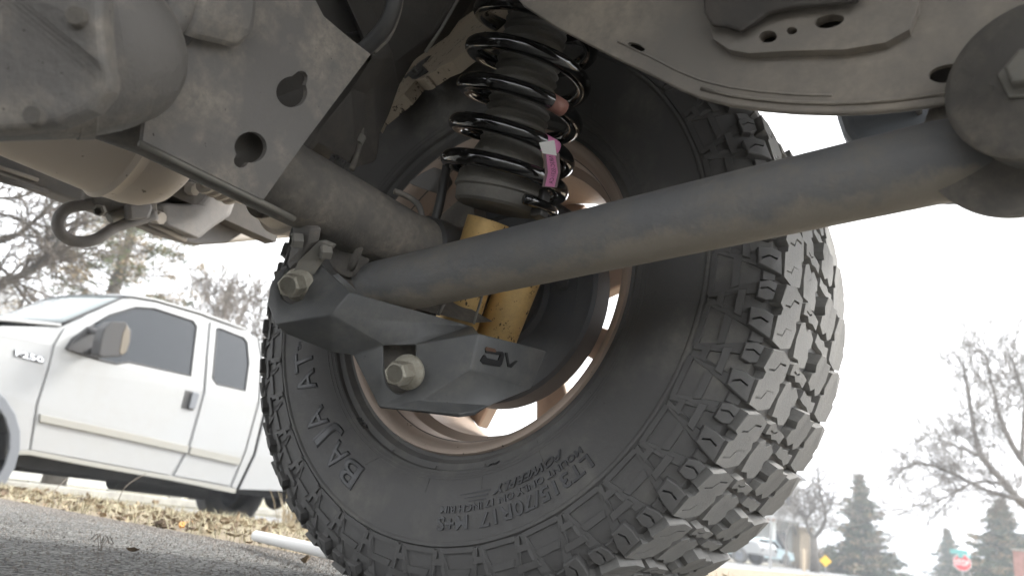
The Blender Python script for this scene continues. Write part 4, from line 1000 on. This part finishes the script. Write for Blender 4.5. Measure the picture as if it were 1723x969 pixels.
# left: a big bare tree whose heavy limb reaches in from outside the frame
def limb_tree():
    rd_ = random.Random(3); b0 = base_at(-330, 12, py=700); root = tag(empty('bare_tree', tuple(b0)), 'big leafless tree whose heavy limb reaches in at the left edge above the truck', 'tree')
    tr, br, tg = MB(), MB(), MB(); top = Vector((b0.x, b0.y, 3.2)); tr.tube([b0-b0, (top-b0)*.5, top-b0, top-b0+Vector((.2, .1, 2))], [.32, .27, .22, .16], 12)
    def twig(p, d_, L_, r, lv):
        n = 4; pts_ = [p]; dd = d_.copy(); q = p.copy()
        for i in range(n): dd = (dd+Vector([rd_.gauss(0, .17) for _ in range(3)])).normalized(); q = q+dd*L_/n; pts_.append(q.copy())
        (br if lv < 2 else tg).tube([x-b0 for x in pts_], [max(.004, r*(1-.12*i)) for i in range(n+1)], 6 if lv < 2 else 3, cap=False)
        if lv < 4:
            for c in range(4 if lv < 2 else 3):
                i = rd_.randint(1, n); ax = Vector([rd_.gauss(0, 1) for _ in range(3)]).normalized(); nd = (Matrix.Rotation(rd_.uniform(.4, 1.1), 3, ax) @ dd)
                twig(pts_[i], nd, L_*rd_.uniform(.5, .75), max(.005, r*.5), lv+1)
    for l, r in (([(-300, 560), (-120, 520), (0, 478), (50, 455), (88, 425), (110, 380)], .085), ([(-200, 480), (-60, 420), (20, 400), (80, 350), (120, 300)], .05), ([(-120, 460), (-10, 445), (40, 500), (60, 520)], .035), ([(-150, 400), (-40, 340), (40, 330), (90, 300)], .035), ([(-100, 380), (0, 360), (60, 390), (100, 440)], .03), ([(-60, 420), (20, 395), (90, 400), (150, 370)], .025)):
        pts_ = smoothpath([P(a, b_, d=11+.4*math.sin(a*.01)) for a, b_ in l], 4); n = len(pts_)
        br.tube([x-b0 for x in pts_], [r*(1-.7*i/n) for i in range(n)], 8, cap=False)
        for i in range(3, n, 1):
            for _ in range(2):
                dd = (pts_[i]-pts_[i-1]).normalized(); ax = Vector([rd_.gauss(0, 1) for _ in range(3)]).normalized(); twig(pts_[i], Matrix.Rotation(rd_.uniform(.4, 1.2), 3, ax) @ dd, rd_.uniform(.35, .8), r*.3, 2)
    tr.build('trunk', M['bark'], root, smooth=True, fix=False); br.build('branches', M['bark'], root, smooth=True, fix=False); tg.build('twigs', M['twig'], root, fix=False)
limb_tree()

def foliage_clump(mb, c, rad, n, ls, rd_, flat=.6, droop=0.):
    for _ in range(n):
        v = Vector((rd_.gauss(0, 1), rd_.gauss(0, 1), rd_.gauss(0, 1)*flat)); v = v.normalized()*rad*rd_.random()**.4
        p = c+Vector((v.x, v.y, v.z*flat)); a = Vector((rd_.gauss(0, 1), rd_.gauss(0, 1), rd_.gauss(0, .6)-droop)).normalized(); b_ = a.orthogonal().normalized()
        b_.rotate(Matrix.Rotation(rd_.uniform(0, 6.28), 3, a)); l = ls*rd_.uniform(.6, 1.4); wd = l*.22
        mb.add([p-b_*wd, p+a*l*.5-b_*wd*.3, p+a*l, p+a*l*.5+b_*wd], [(0, 1, 2, 3)])
def pine(base, H, lab, seed, px0, d):
    """loose old pine: clumps of brownish green needles on open limbs"""
    rd_ = random.Random(seed); base = Vector(base); root = tag(empty('pine_tree', tuple(base)), lab, 'tree')
    tr, br = MB(), MB(); f1, f2 = MB(), MB()
    tr.tube([Vector((0, 0, 0)), Vector((.1, 0, H*.4)), Vector((0, .1, H*.75)), Vector((.1, .1, H))], [.22, .17, .10, .03], 8)
    for k in range(64):
        t = .28+.70*(k/64); z = H*t; a = k*2.4+rd_.uniform(-.4, .4); L_ = H*.36*(1.05-t)**.6*rd_.uniform(.6, 1.1)+.3
        p0 = Vector((.05, .05, z)); dd = Vector((math.cos(a), math.sin(a), rd_.uniform(-.05, .4))); p1 = p0+dd*L_*.55; p2 = p0+dd*L_+Vector((0, 0, .15*L_))
        br.tube([p0, p1, p2], [.035*(1.2-t), .022*(1.2-t), .006], 4, cap=False)
        for j in range(8):
            u = rd_.uniform(.25, 1.0); c = (p0.lerp(p1, u*2) if u < .5 else p1.lerp(p2, u*2-1))+Vector((rd_.gauss(0, .16), rd_.gauss(0, .16), rd_.gauss(0, .10)))
            br.tube([p0.lerp(p2, max(.1, u-.15)), c], [.008, .004], 3, cap=False)
            foliage_clump(f1 if rd_.random() < .45 else f2, c, rd_.uniform(.14, .28), 46, .085, rd_)
    tr.build('trunk', M['bark'], root, smooth=True, fix=False); br.build('branches', M['bark'], root, fix=False)
    f1.build('needles', M['needle'], root, fix=False); f2.build('dead_needles', M['needleb'], root, fix=False)
b_ = base_at(105, 13.5, py=760); H_ = top_z(150, 300, b_)+.27
pine(b_, H_*1.02, 'tall loose pine with brown-green needles rising behind the truck cab', 5, 150, 13.5)
def spruce(base, H, W_, lab, seed, dens=1., m='spruce'):
    rd_ = random.Random(seed); base = Vector(base); root = tag(empty('spruce_tree', tuple(base)), lab, 'tree', None)
    MB().tube([Vector((0, 0, 0)), Vector((0, 0, H*.98))], [H*.018, .02], 8).build('trunk', M['bark'], root, smooth=True, fix=False)
    br, fo, fb = MB(), MB(), MB(); nl = int(30*dens)
    for k in range(nl):
        t = .03+.95*k/nl; z = H*t; rr_ = W_*(1-t)**.95*rd_.uniform(.6, 1.2)+.05
        nb = max(4, int(11*(1-t)+4))
        for j in range(nb):
            a = j*6.283/nb+k*.7+rd_.uniform(-.25, .25); L_ = rr_*rd_.uniform(.45, 1.25); dd = Vector((math.cos(a), math.sin(a), 0))
            p0 = Vector((0, 0, z)); p1 = p0+dd*L_*.6+Vector((0, 0, -.08*L_)); p2 = p0+dd*L_+Vector((0, 0, .04*L_))
            br.tube([p0, p1, p2], [.03, .018, .005], 3, cap=False)
            for q_ in range(5):
                u = rd_.uniform(.3, 1.0); c = p0.lerp(p2, u)+Vector((0, 0, -.06*L_)); foliage_clump(fo if rd_.random() < .75 else fb, c, .10+.13*L_*.5, int(16*dens), .16+.03*L_, rd_, .45, .35)
    br.build('branches', M['bark'], root, fix=False); fo.build('needles', M[m], root, fix=False); fb.build('pale_needles', M['needleb'], root, fix=False)

def tr_at(px, top, d, lab, seed, **k):
    b_ = base_at(px, d); H = top_z(px, top, b_)+.27
    return bare_tree('bare_tree', b_, H*.86, lab, seed, **k)
def tl_at(px, py0, top, d, lab, seed, **k):
    b_ = base_at(px, d, py=py0); H = top_z(px+40, top, b_)+.27
    return bare_tree('bare_tree', b_, H*.80, lab, seed, **k)
tl_at(345, 760, 330, 22, 'bare slender tree behind the truck bed, leftmost of the pair between pine and tyre', 11, m='bark', trunk=.30, up=.45, spread=.5, r0=.17, depth_=7, twr=.014)
tl_at(392, 770, 330, 20, 'bare slender tree closest to the tyre, twigs touching the axle bracket in view', 23, m='bark', trunk=.28, up=.45, spread=.55, r0=.17, depth_=7, twr=.013)
tl_at(230, 740, 470, 30, 'low bare tree top showing just over the middle of the truck roof', 31, m='bark', trunk=.25, up=.3, spread=.6, r0=.10, depth_=6, twr=.009)
tl_at(440, 800, 520, 12, 'small reddish bare shrub peeping between the truck cab and the tyre', 37, m='bark', trunk=.2, up=.4, spread=.5, r0=.03, depth_=5, twr=.005)
for (px, top, d, lab, sd_, r0_, m_) in ((1322, 835, 42, 'thin pale bare tree just right of the two-storey house', 41, .09, 'barkl'), (1340, 800, 46, 'tall straight pale bare tree, left neighbour of the forked one', 43, .12, 'barkl'), (1395, 850, 52, 'faint bare tree filling the gap between forked tree and spruce', 47, .10, 'barkl'), (1300, 860, 60, 'faint bare tree low behind the house roof', 49, .09, 'barkl')):
    tr_at(px, top, d, lab, sd_, r0=r0_, m=m_, trunk=.34, up=.5, spread=.45, twr=.016, depth_=6)
# forked tree with two heavy arms
b0 = base_at(1371, 36); ft = tag(empty('forked_tree', tuple(b0)), 'thick forked bare tree with two upswept arms beside the yellow diamond sign', 'tree')
pf = lambda px, py: P(px, py, d=36)-b0
def pv(px, py):
    t = math.hypot(b0.x-CAM.x, b0.y-CAM.y)/math.hypot(ray(px, py).x, ray(px, py).y); return CAM+ray(px, py)*t-b0
tm = MB(); tm.tube([Vector((0, 0, 0)), pv(1370, 935), pv(1369, 905)], [.24, .19, .17], 10); tm.build('trunk', M['bark'], ft, smooth=True)
bm_ = MB(); tw_ = MB(); rd_ = random.Random(9)
for l in (((1369, 905), (1360, 890), (1356, 872), (1366, 862), (1372, 850)), ((1369, 905), (1382, 890), (1389, 872), (1386, 852), (1379, 825), (1376, 792)), ((1360, 884), (1352, 868), (1354, 845)), ((1356, 872), (1344, 862), (1336, 868)), ((1388, 868), (1398, 850), (1402, 830)), ((1386, 850), (1372, 830), (1366, 806))):
    pts_ = smoothpath([pv(*q) for q in l], 4); n = len(pts_); bm_.tube(pts_, [(.11 if l[0] == (1369, 905) else .05)*(1-.7*i/n)+.012 for i in range(n)], 6, cap=False)
    for i in range(2, n):
        for _ in range(3):
            p = pts_[i]; 
            for s_ in range(3):
                q = p+Vector((rd_.gauss(0, .5), rd_.gauss(0, .5), rd_.uniform(.1, .7))); tw_.tube([p, p.lerp(q, .5)+Vector((rd_.gauss(0, .06), 0, 0)), q], [.018, .012, .007], 3, cap=False); p = q
bm_.build('branches', M['bark'], ft, smooth=True); tw_.build('twigs', M['twig'], ft)
for (px, top, d, W_, lab, sd_, dn) in ((1449, 792, 44, 2.6, 'tall broad spruce standing alone right of the forked tree', 61, 1.15), (1597, 886, 58, 1.7, 'short dark spruce just behind the stop sign', 63, .9), (1690, 835, 40, 2.9, 'dense spruce at the right edge beyond the big bare tree', 67, 1.2)):
    b_ = base_at(px, d); H_ = top_z(px, top, b_)+.27; spruce(b_, H_, W_, lab, sd_, dn)
# big bare tree leaning in at the right edge
b0 = base_at(1775, 17); bt = tag(empty('bare_tree', tuple(b0)), 'large bare tree spreading long grey limbs in from the right edge', 'tree')
def pv2(px, py, b0=b0): 
    t = math.hypot(b0.x-CAM.x, b0.y-CAM.y)/math.hypot(ray(px, py).x, ray(px, py).y); return CAM+ray(px, py)*t-b0
MB().tube([Vector((0, 0, 0)), pv2(1770, 900), pv2(1762, 840), pv2(1758, 780)], [.30, .24, .2, .12], 10).build('trunk', M['barkl'], bt, smooth=True)
bm_, tw_ = MB(), MB(); rd_ = random.Random(21)
def sprout(p, d_, L_, r, lv):
    n = 4; pts_ = [p]; q = p.copy(); dd = d_.copy()
    for i in range(n): dd = (dd+Vector([rd_.gauss(0, .16) for _ in range(3)])+Vector((0, 0, .02))).normalized(); q = q+dd*L_/n; pts_.append(q.copy())
    tw_.tube(pts_, [max(.0045, r*(1-.15*i)) for i in range(n+1)], 3, cap=False)
    if lv < 3:
        for _ in range(3):
            i = rd_.randint(1, n); ax = Vector([rd_.gauss(0, 1) for _ in range(3)]).normalized(); sprout(pts_[i], (Matrix.Rotation(rd_.uniform(.35, .9), 3, ax) @ dd), L_*rd_.uniform(.5, .8), r*.6, lv+1)
for l, r in ((((1762, 860), (1723, 848), (1690, 812), (1655, 772), (1640, 728), (1628, 660), (1620, 612)), .10), (((1762, 850), (1700, 838), (1650, 820), (1600, 795), (1550, 782), (1512, 790)), .06), (((1750, 800), (1718, 772), (1690, 720), (1672, 660), (1660, 600)), .08), (((1755, 790), (1735, 700), (1715, 640), (1700, 598)), .07), (((1655, 772), (1610, 752), (1585, 735)), .03), (((1690, 812), (1640, 812), (1590, 838), (1545, 858)), .03), (((1720, 770), (1723, 700), (1735, 620)), .05)):
    pts_ = smoothpath([pv2(*q)+Vector((0, rd_.gauss(0, .2), 0)) for q in l], 4); n = len(pts_)
    bm_.tube(pts_, [r*(1-.8*i/n)+.006 for i in range(n)], 6, cap=False)
    for i in range(2, n):
        for _ in range(3):
            dd = (pts_[i]-pts_[i-1]).normalized(); ax = Vector([rd_.gauss(0, 1) for _ in range(3)]).normalized()
            sprout(pts_[i], Matrix.Rotation(rd_.uniform(.3, 1.1), 3, ax) @ dd, rd_.uniform(.4, 1.15), .010, 0)
bm_.build('branches', M['barkl'], bt, smooth=True); tw_.build('twigs', M['barkl'], bt)

# ================================================================== street furniture, houses, cars
M['red'] = mat('sign_red', (.55, .05, .06), .5); M['teal'] = mat('sign_teal', (.10, .36, .34), .5); M['yellow'] = mat('sign_yellow', (.85, .50, .02), .5)
M['steel'] = mat('galvanised_post', (.35, .35, .35), .5, metal=.4); M['siding'] = mat('white_siding', (.66, .66, .63), .7, var=.08, vscale=2); M['shingle'] = mat('grey_shingles', (.24, .24, .235), .9, var=.25, vscale=9)
M['bluep'] = mat('blue_grey_panel', (.16, .21, .27), .6, var=.12, vscale=1); M['brick'] = mat('red_brown_brick', (.33, .19, .17), .85, var=.2, vscale=6); M['fence'] = mat('fence_brown', (.22, .17, .14), .9, var=.3, vscale=2)
M['tanwall'] = mat('tan_stucco', (.50, .40, .28), .85, var=.1); M['cyanp'] = mat('pale_blue_paint', (.50, .62, .66), .3, coat=.4)
def faceto(p):      # rotation so that local -Y looks at the camera
    d_ = (CAM-Vector(p)); return math.atan2(d_.y, d_.x)+math.pi/2
p = P(1619, 946, d=37); st = tag(empty('stop_sign', (p.x, p.y, -.262), rz=faceto(p)+.12), 'red octagonal stop sign on a post under teal street name blades', 'sign'); zc = p.z+.262
oc = lambda r, y: [Vector((r*math.cos(R(22.5+45*k)), y, zc+r*math.sin(R(22.5+45*k)))) for k in range(8)]
MB().plate([oc(.41, 0)], (0, .006, 0)).build('sign_border', M['white'], st); MB().plate([oc(.38, -.004)], (0, .004, 0)).build('sign_face', M['red'], st)
V, F = text_geo('STOP', .30, .0, off=.006); x0, x1 = min(v.x for v in V), max(v.x for v in V)
MB().add([Vector(((v.x-x0)/(x1-x0)*.60-.30, -.008, zc+(v.y-.105)*1.2)) for v in V], F).build('sign_lettering', M['white'], st, fix=False)
MB().box((0, .04, zc*.5+.15), (.06, .06, zc+.5)).build('post', M['steel'], st)
ss = tag(empty('street_name_sign', (p.x, p.y, -.262), rz=faceto(p)+.12), 'pair of teal street name blades above the stop sign', 'sign')
zs = P(1616, 928, d=37).z+.262
MB().box((-.12, .0, zs), (.75, .01, .20)).build('name_blade', M['teal'], ss); MB().box((.10, .03, zs-.18), (.62, .012, .18), Matrix.Rotation(.5, 3, 'Z')).build('name_blade', M['teal'], ss)
MB().box((0, .04, zs+.02), (.05, .05, .4)).build('blade_bracket', M['steel'], ss)
p = P(1389, 943, d=33); ys = tag(empty('warning_sign', (p.x, p.y, -.262), rz=faceto(p)), 'yellow diamond warning sign on a thin post by the forked tree', 'sign'); zc = p.z+.262
MB().plate([[Vector((.25, 0, zc)), Vector((0, 0, zc+.25)), Vector((-.25, 0, zc)), Vector((0, 0, zc-.25))]], (0, .006, 0)).build('sign_face', M['yellow'], ys); MB().box((0, .03, zc*.5), (.05, .05, zc)).build('post', M['steel'], ys)
p = base_at(1353, 33); yp = tag(MB().tube([Vector((0, 0, 0)), Vector((0, 0, .95))], .07, 10).build('marker_post', M['tanwall']), 'short yellowish marker post in front of the brown fence', 'post'); yp.location = p
p = base_at(1296, 28); lp = tag(empty('utility_post', tuple(p)), 'slim grey post standing in front of the two-storey house', 'post')
MB().tube([Vector((0, 0, 0)), Vector((0, 0, 1.9))], .045, 10).build('post', M['steel'], lp); MB().box((0, 0, 1.75), (.3, .05, .12)).build('post_plate', M['fence'], lp)
# two-storey house, mostly behind the tyre
hb = base_at(1275, 46); hr = faceto(hb)+.35
ho = tag(empty('two_storey_house', tuple(hb), rz=hr), 'pale two-storey house with grey roof and porch glimpsed past the tyre', 'house')
MB().box((-1.0, 3, 2.6), (7.0, 6, 5.2)).build('wall', M['siding'], ho)
MB().prism([Vector((-5.0, -.5, 5.2)), Vector((2.95, -.5, 5.2)), Vector((-.9, -.5, 7.2))], (0, 7, 0)).build('roof', M['shingle'], ho)
MB().prism([Vector((-4.8, -2.2, 2.5)), Vector((2.8, -2.2, 2.5)), Vector((2.8, -.002, 3.1)), Vector((-4.8, -.002, 3.1))], (0, 0, .12)).build('porch_roof', M['shingle'], ho)
for x in (-4.5, -2.2, .2, 2.6): MB().box((x, -2.0, 1.3), (.16, .16, 2.4)).build('porch_post', M['siding'], ho)
for x, z in ((.2, 4.1), (1.7, 4.1), (-2, 4.1), (1.3, 1.5), (-1.6, 1.5)):
    f = MB().box((x, -.03, z), (.85, .06, 1.25)).build('window', M['white'], ho); MB().box((x, -.07, z), (.68, .04, 1.08)).build('pane', M['glass'], f)
MB().box((2.55, -.6, 1.2), (.9, 1.1, 2.4)).build('porch_wall', M['tanwall'], ho)
# fence beyond, right of the house
fb_ = base_at(1350, 48); fo = tag(empty('wooden_fence', tuple(fb_), rz=faceto(fb_)), 'long brown board fence running behind the forked tree', 'fence')
bmesh_ = None
for k in range(44):
    x = -3.2+k*.15
    if k == 0: b = MB().box((0, 0, .62), (.138, .03, 1.24)).build('board', M['fence'], fo); b.location.x = x; b0_ = b
    else: c = b0_.copy(); COL.objects.link(c); c.parent = fo; c.location = (x, 0, random.uniform(-.01, .01))
for z in (.3, 1.0): MB().box((0, .035, z), (6.6, .04, .09)).build('rail', M['fence'], fo)
# brick corner at the right edge
p = base_at(1722, 24); bc = tag(empty('brick_wall', tuple(p), rz=faceto(p)), 'reddish brown brick wall end at the bottom right edge', 'wall'); zt_ = top_z(1712, 926, p)+.27
MB().box((.1, .3, zt_/2), (.72, .6, zt_)).build('masonry', M['brick'], bc, bevel=.02); MB().box((.1, .3, zt_+.03), (.8, .68, .06)).build('coping', M['kerb'], bc, bevel=.01)
# two parked vehicles near the house
def small_car(px, d, L_, H, paint, lab, name, cat, rz, truckbed=False):
    b_ = base_at(px, d, z=-.262); o = tag(empty(name, tuple(b_), rz=faceto(b_)+rz), lab, cat); h = L_/2; W_ = .88
    if truckbed: sp = [(-h, .45), (-h, 1.0), (-h*.15, 1.05), (-h*.12, H), (h*.30, H), (h*.48, 1.12), (h*.95, 1.0), (h, .8), (h, .45)]
    else: sp = [(-h, .35), (-h*.98, .85), (-h*.75, .95), (-h*.45, H), (h*.22, H), (h*.50, .93), (h*.93, .80), (h, .6), (h, .35)]
    MB().plate([[Vector((x, -W_, z)) for x, z in sp]], (0, 2*W_, 0)).build('body', paint, o, bevel=.06, seg=3)
    if truckbed: gl = [[(-h*.08, 1.1), (-h*.06, H-.12), (h*.27, H-.12), (h*.42, 1.1)]]
    else: gl = [[(-h*.66, .96), (-h*.42, H-.10), (-h*.10, H-.10), (-h*.10, .96)], [(-h*.07, .96), (-h*.07, H-.10), (h*.19, H-.10), (h*.42, .96)]]
    for g_ in gl: MB().plate([[Vector((x, -W_-.006, z)) for x, z in g_]], (0, .02, 0)).build('window_glass', M['glass'], o)
    for x in (-h*.62, h*.62):
        for y in (-W_+.08, W_-.08):
            wv = empty('wheel', (x, y, .36), o); MB().lathe([(-.1, .2), (-.12, .3), (-.09, .36), (.09, .36), (.12, .3), (.1, .2)], (0, 0, 0), (0, 1, 0), 24).build('tyre', M['rubber'], wv, smooth=True)
            MB().lathe([(-.09, .21), (-.05, .1), (-.07, 0)], (0, 0, 0), (0, 1, 0), 20).build('rim', M['greytrim'], wv, smooth=True); 
    MB().box((h-.02, -W_+.2, .72), (.08, .3, .15)).build('headlight', M['chrome'], o, bevel=.02); MB().box((h-.02, W_-.2, .72), (.08, .3, .15)).build('headlight', M['chrome'], o, bevel=.02)
small_car(1205, 36, 5.2, 1.75, M['paint'], 'white pickup parked far down the street, half hidden by the tyre', 'parked_pickup', 'truck', -.5, True)
small_car(1275, 44, 4.4, 1.42, M['cyanp'], 'pale blue car parked in front of the two-storey house', 'parked_car', 'car', .9)
# long low house across the street behind the truck
la, lb = P(-60, 794, x=-15.5), P(305, 829, x=-15.5); zb = -.20
lh = tag(empty('low_house', (-15.5, la.y, -.27)), 'low house across the street with grey roof, white boards and blue-grey panels', 'house')
y0, y1 = -3.2, lb.y-la.y
MB().box((-2.6, (y0+y1)/2, 1.35), (5.0, y1-y0, 2.5)).build('wall', M['bluep'], lh)
MB().prism([Vector((.5, y0-.4, 2.55)), Vector((-2.6, y0-.4, 4.3)), Vector((-5.7, y0-.4, 2.55))], (0, y1-y0-3.4, 0)).build('roof', M['shingle'], lh)
for z, h_ in ((.24, .26), (.02, .10)): MB().box((.02, (y0+y1)/2, z), (.2, y1-y0+.1, h_)).build('base_board', M['siding'], lh, bevel=.01)
yy = y0
k = 0
while yy < y1:
    MB().box((-.04, yy, 1.2), (.12, .34 if k % 2 else .18, 2.3)).build('wall_post', M['siding'], lh, bevel=.01)
    MB().box((-.07, yy+.75, .62), (.06, 1.1, .55)).build('wall_panel', M['bluep'], lh, bevel=.01); yy += 1.5; k += 1
# thin haze volume added to lift the darks, standing in for lens glare
hz = bpy.data.materials.new('glare_haze'); hz.use_nodes = True; hz.node_tree.nodes.clear()
pv_ = hz.node_tree.nodes.new('ShaderNodeVolumePrincipled'); pv_.inputs['Density'].default_value = GLARE_HAZE; pv_.inputs['Color'].default_value = (.90, .94, 1, 1); pv_.inputs['Anisotropy'].default_value = .35
oo = hz.node_tree.nodes.new('ShaderNodeOutputMaterial'); hz.node_tree.links.new(pv_.outputs[0], oo.inputs['Volume'])
if GLARE_HAZE > 0:
    b = MB(); b.box((0, 0, 14.5), (3900, 3900, 33)); tag(b.build('glare_haze', hz), kind='stuff')
# far hills
hv = MB(); V = []; ns = 120
for k in range(ns+1):
    a = R(-75+k*120/ns); d_ = 1500; hgt = 6+14*mnoise(Vector((k*.09, 2, 0)))+7*mnoise(Vector((k*.3, 5, 0)))
    V += [(math.sin(a)*d_, math.cos(a)*d_, -2), (math.sin(a)*(d_+150), math.cos(a)*(d_+150), max(4, hgt))]
tag(hv.add(V, [(2*k, 2*k+2, 2*k+3, 2*k+1) for k in range(ns)]).build('hills', mat('far_hills', (.25, .30, .38), .9), smooth=True), kind='structure')
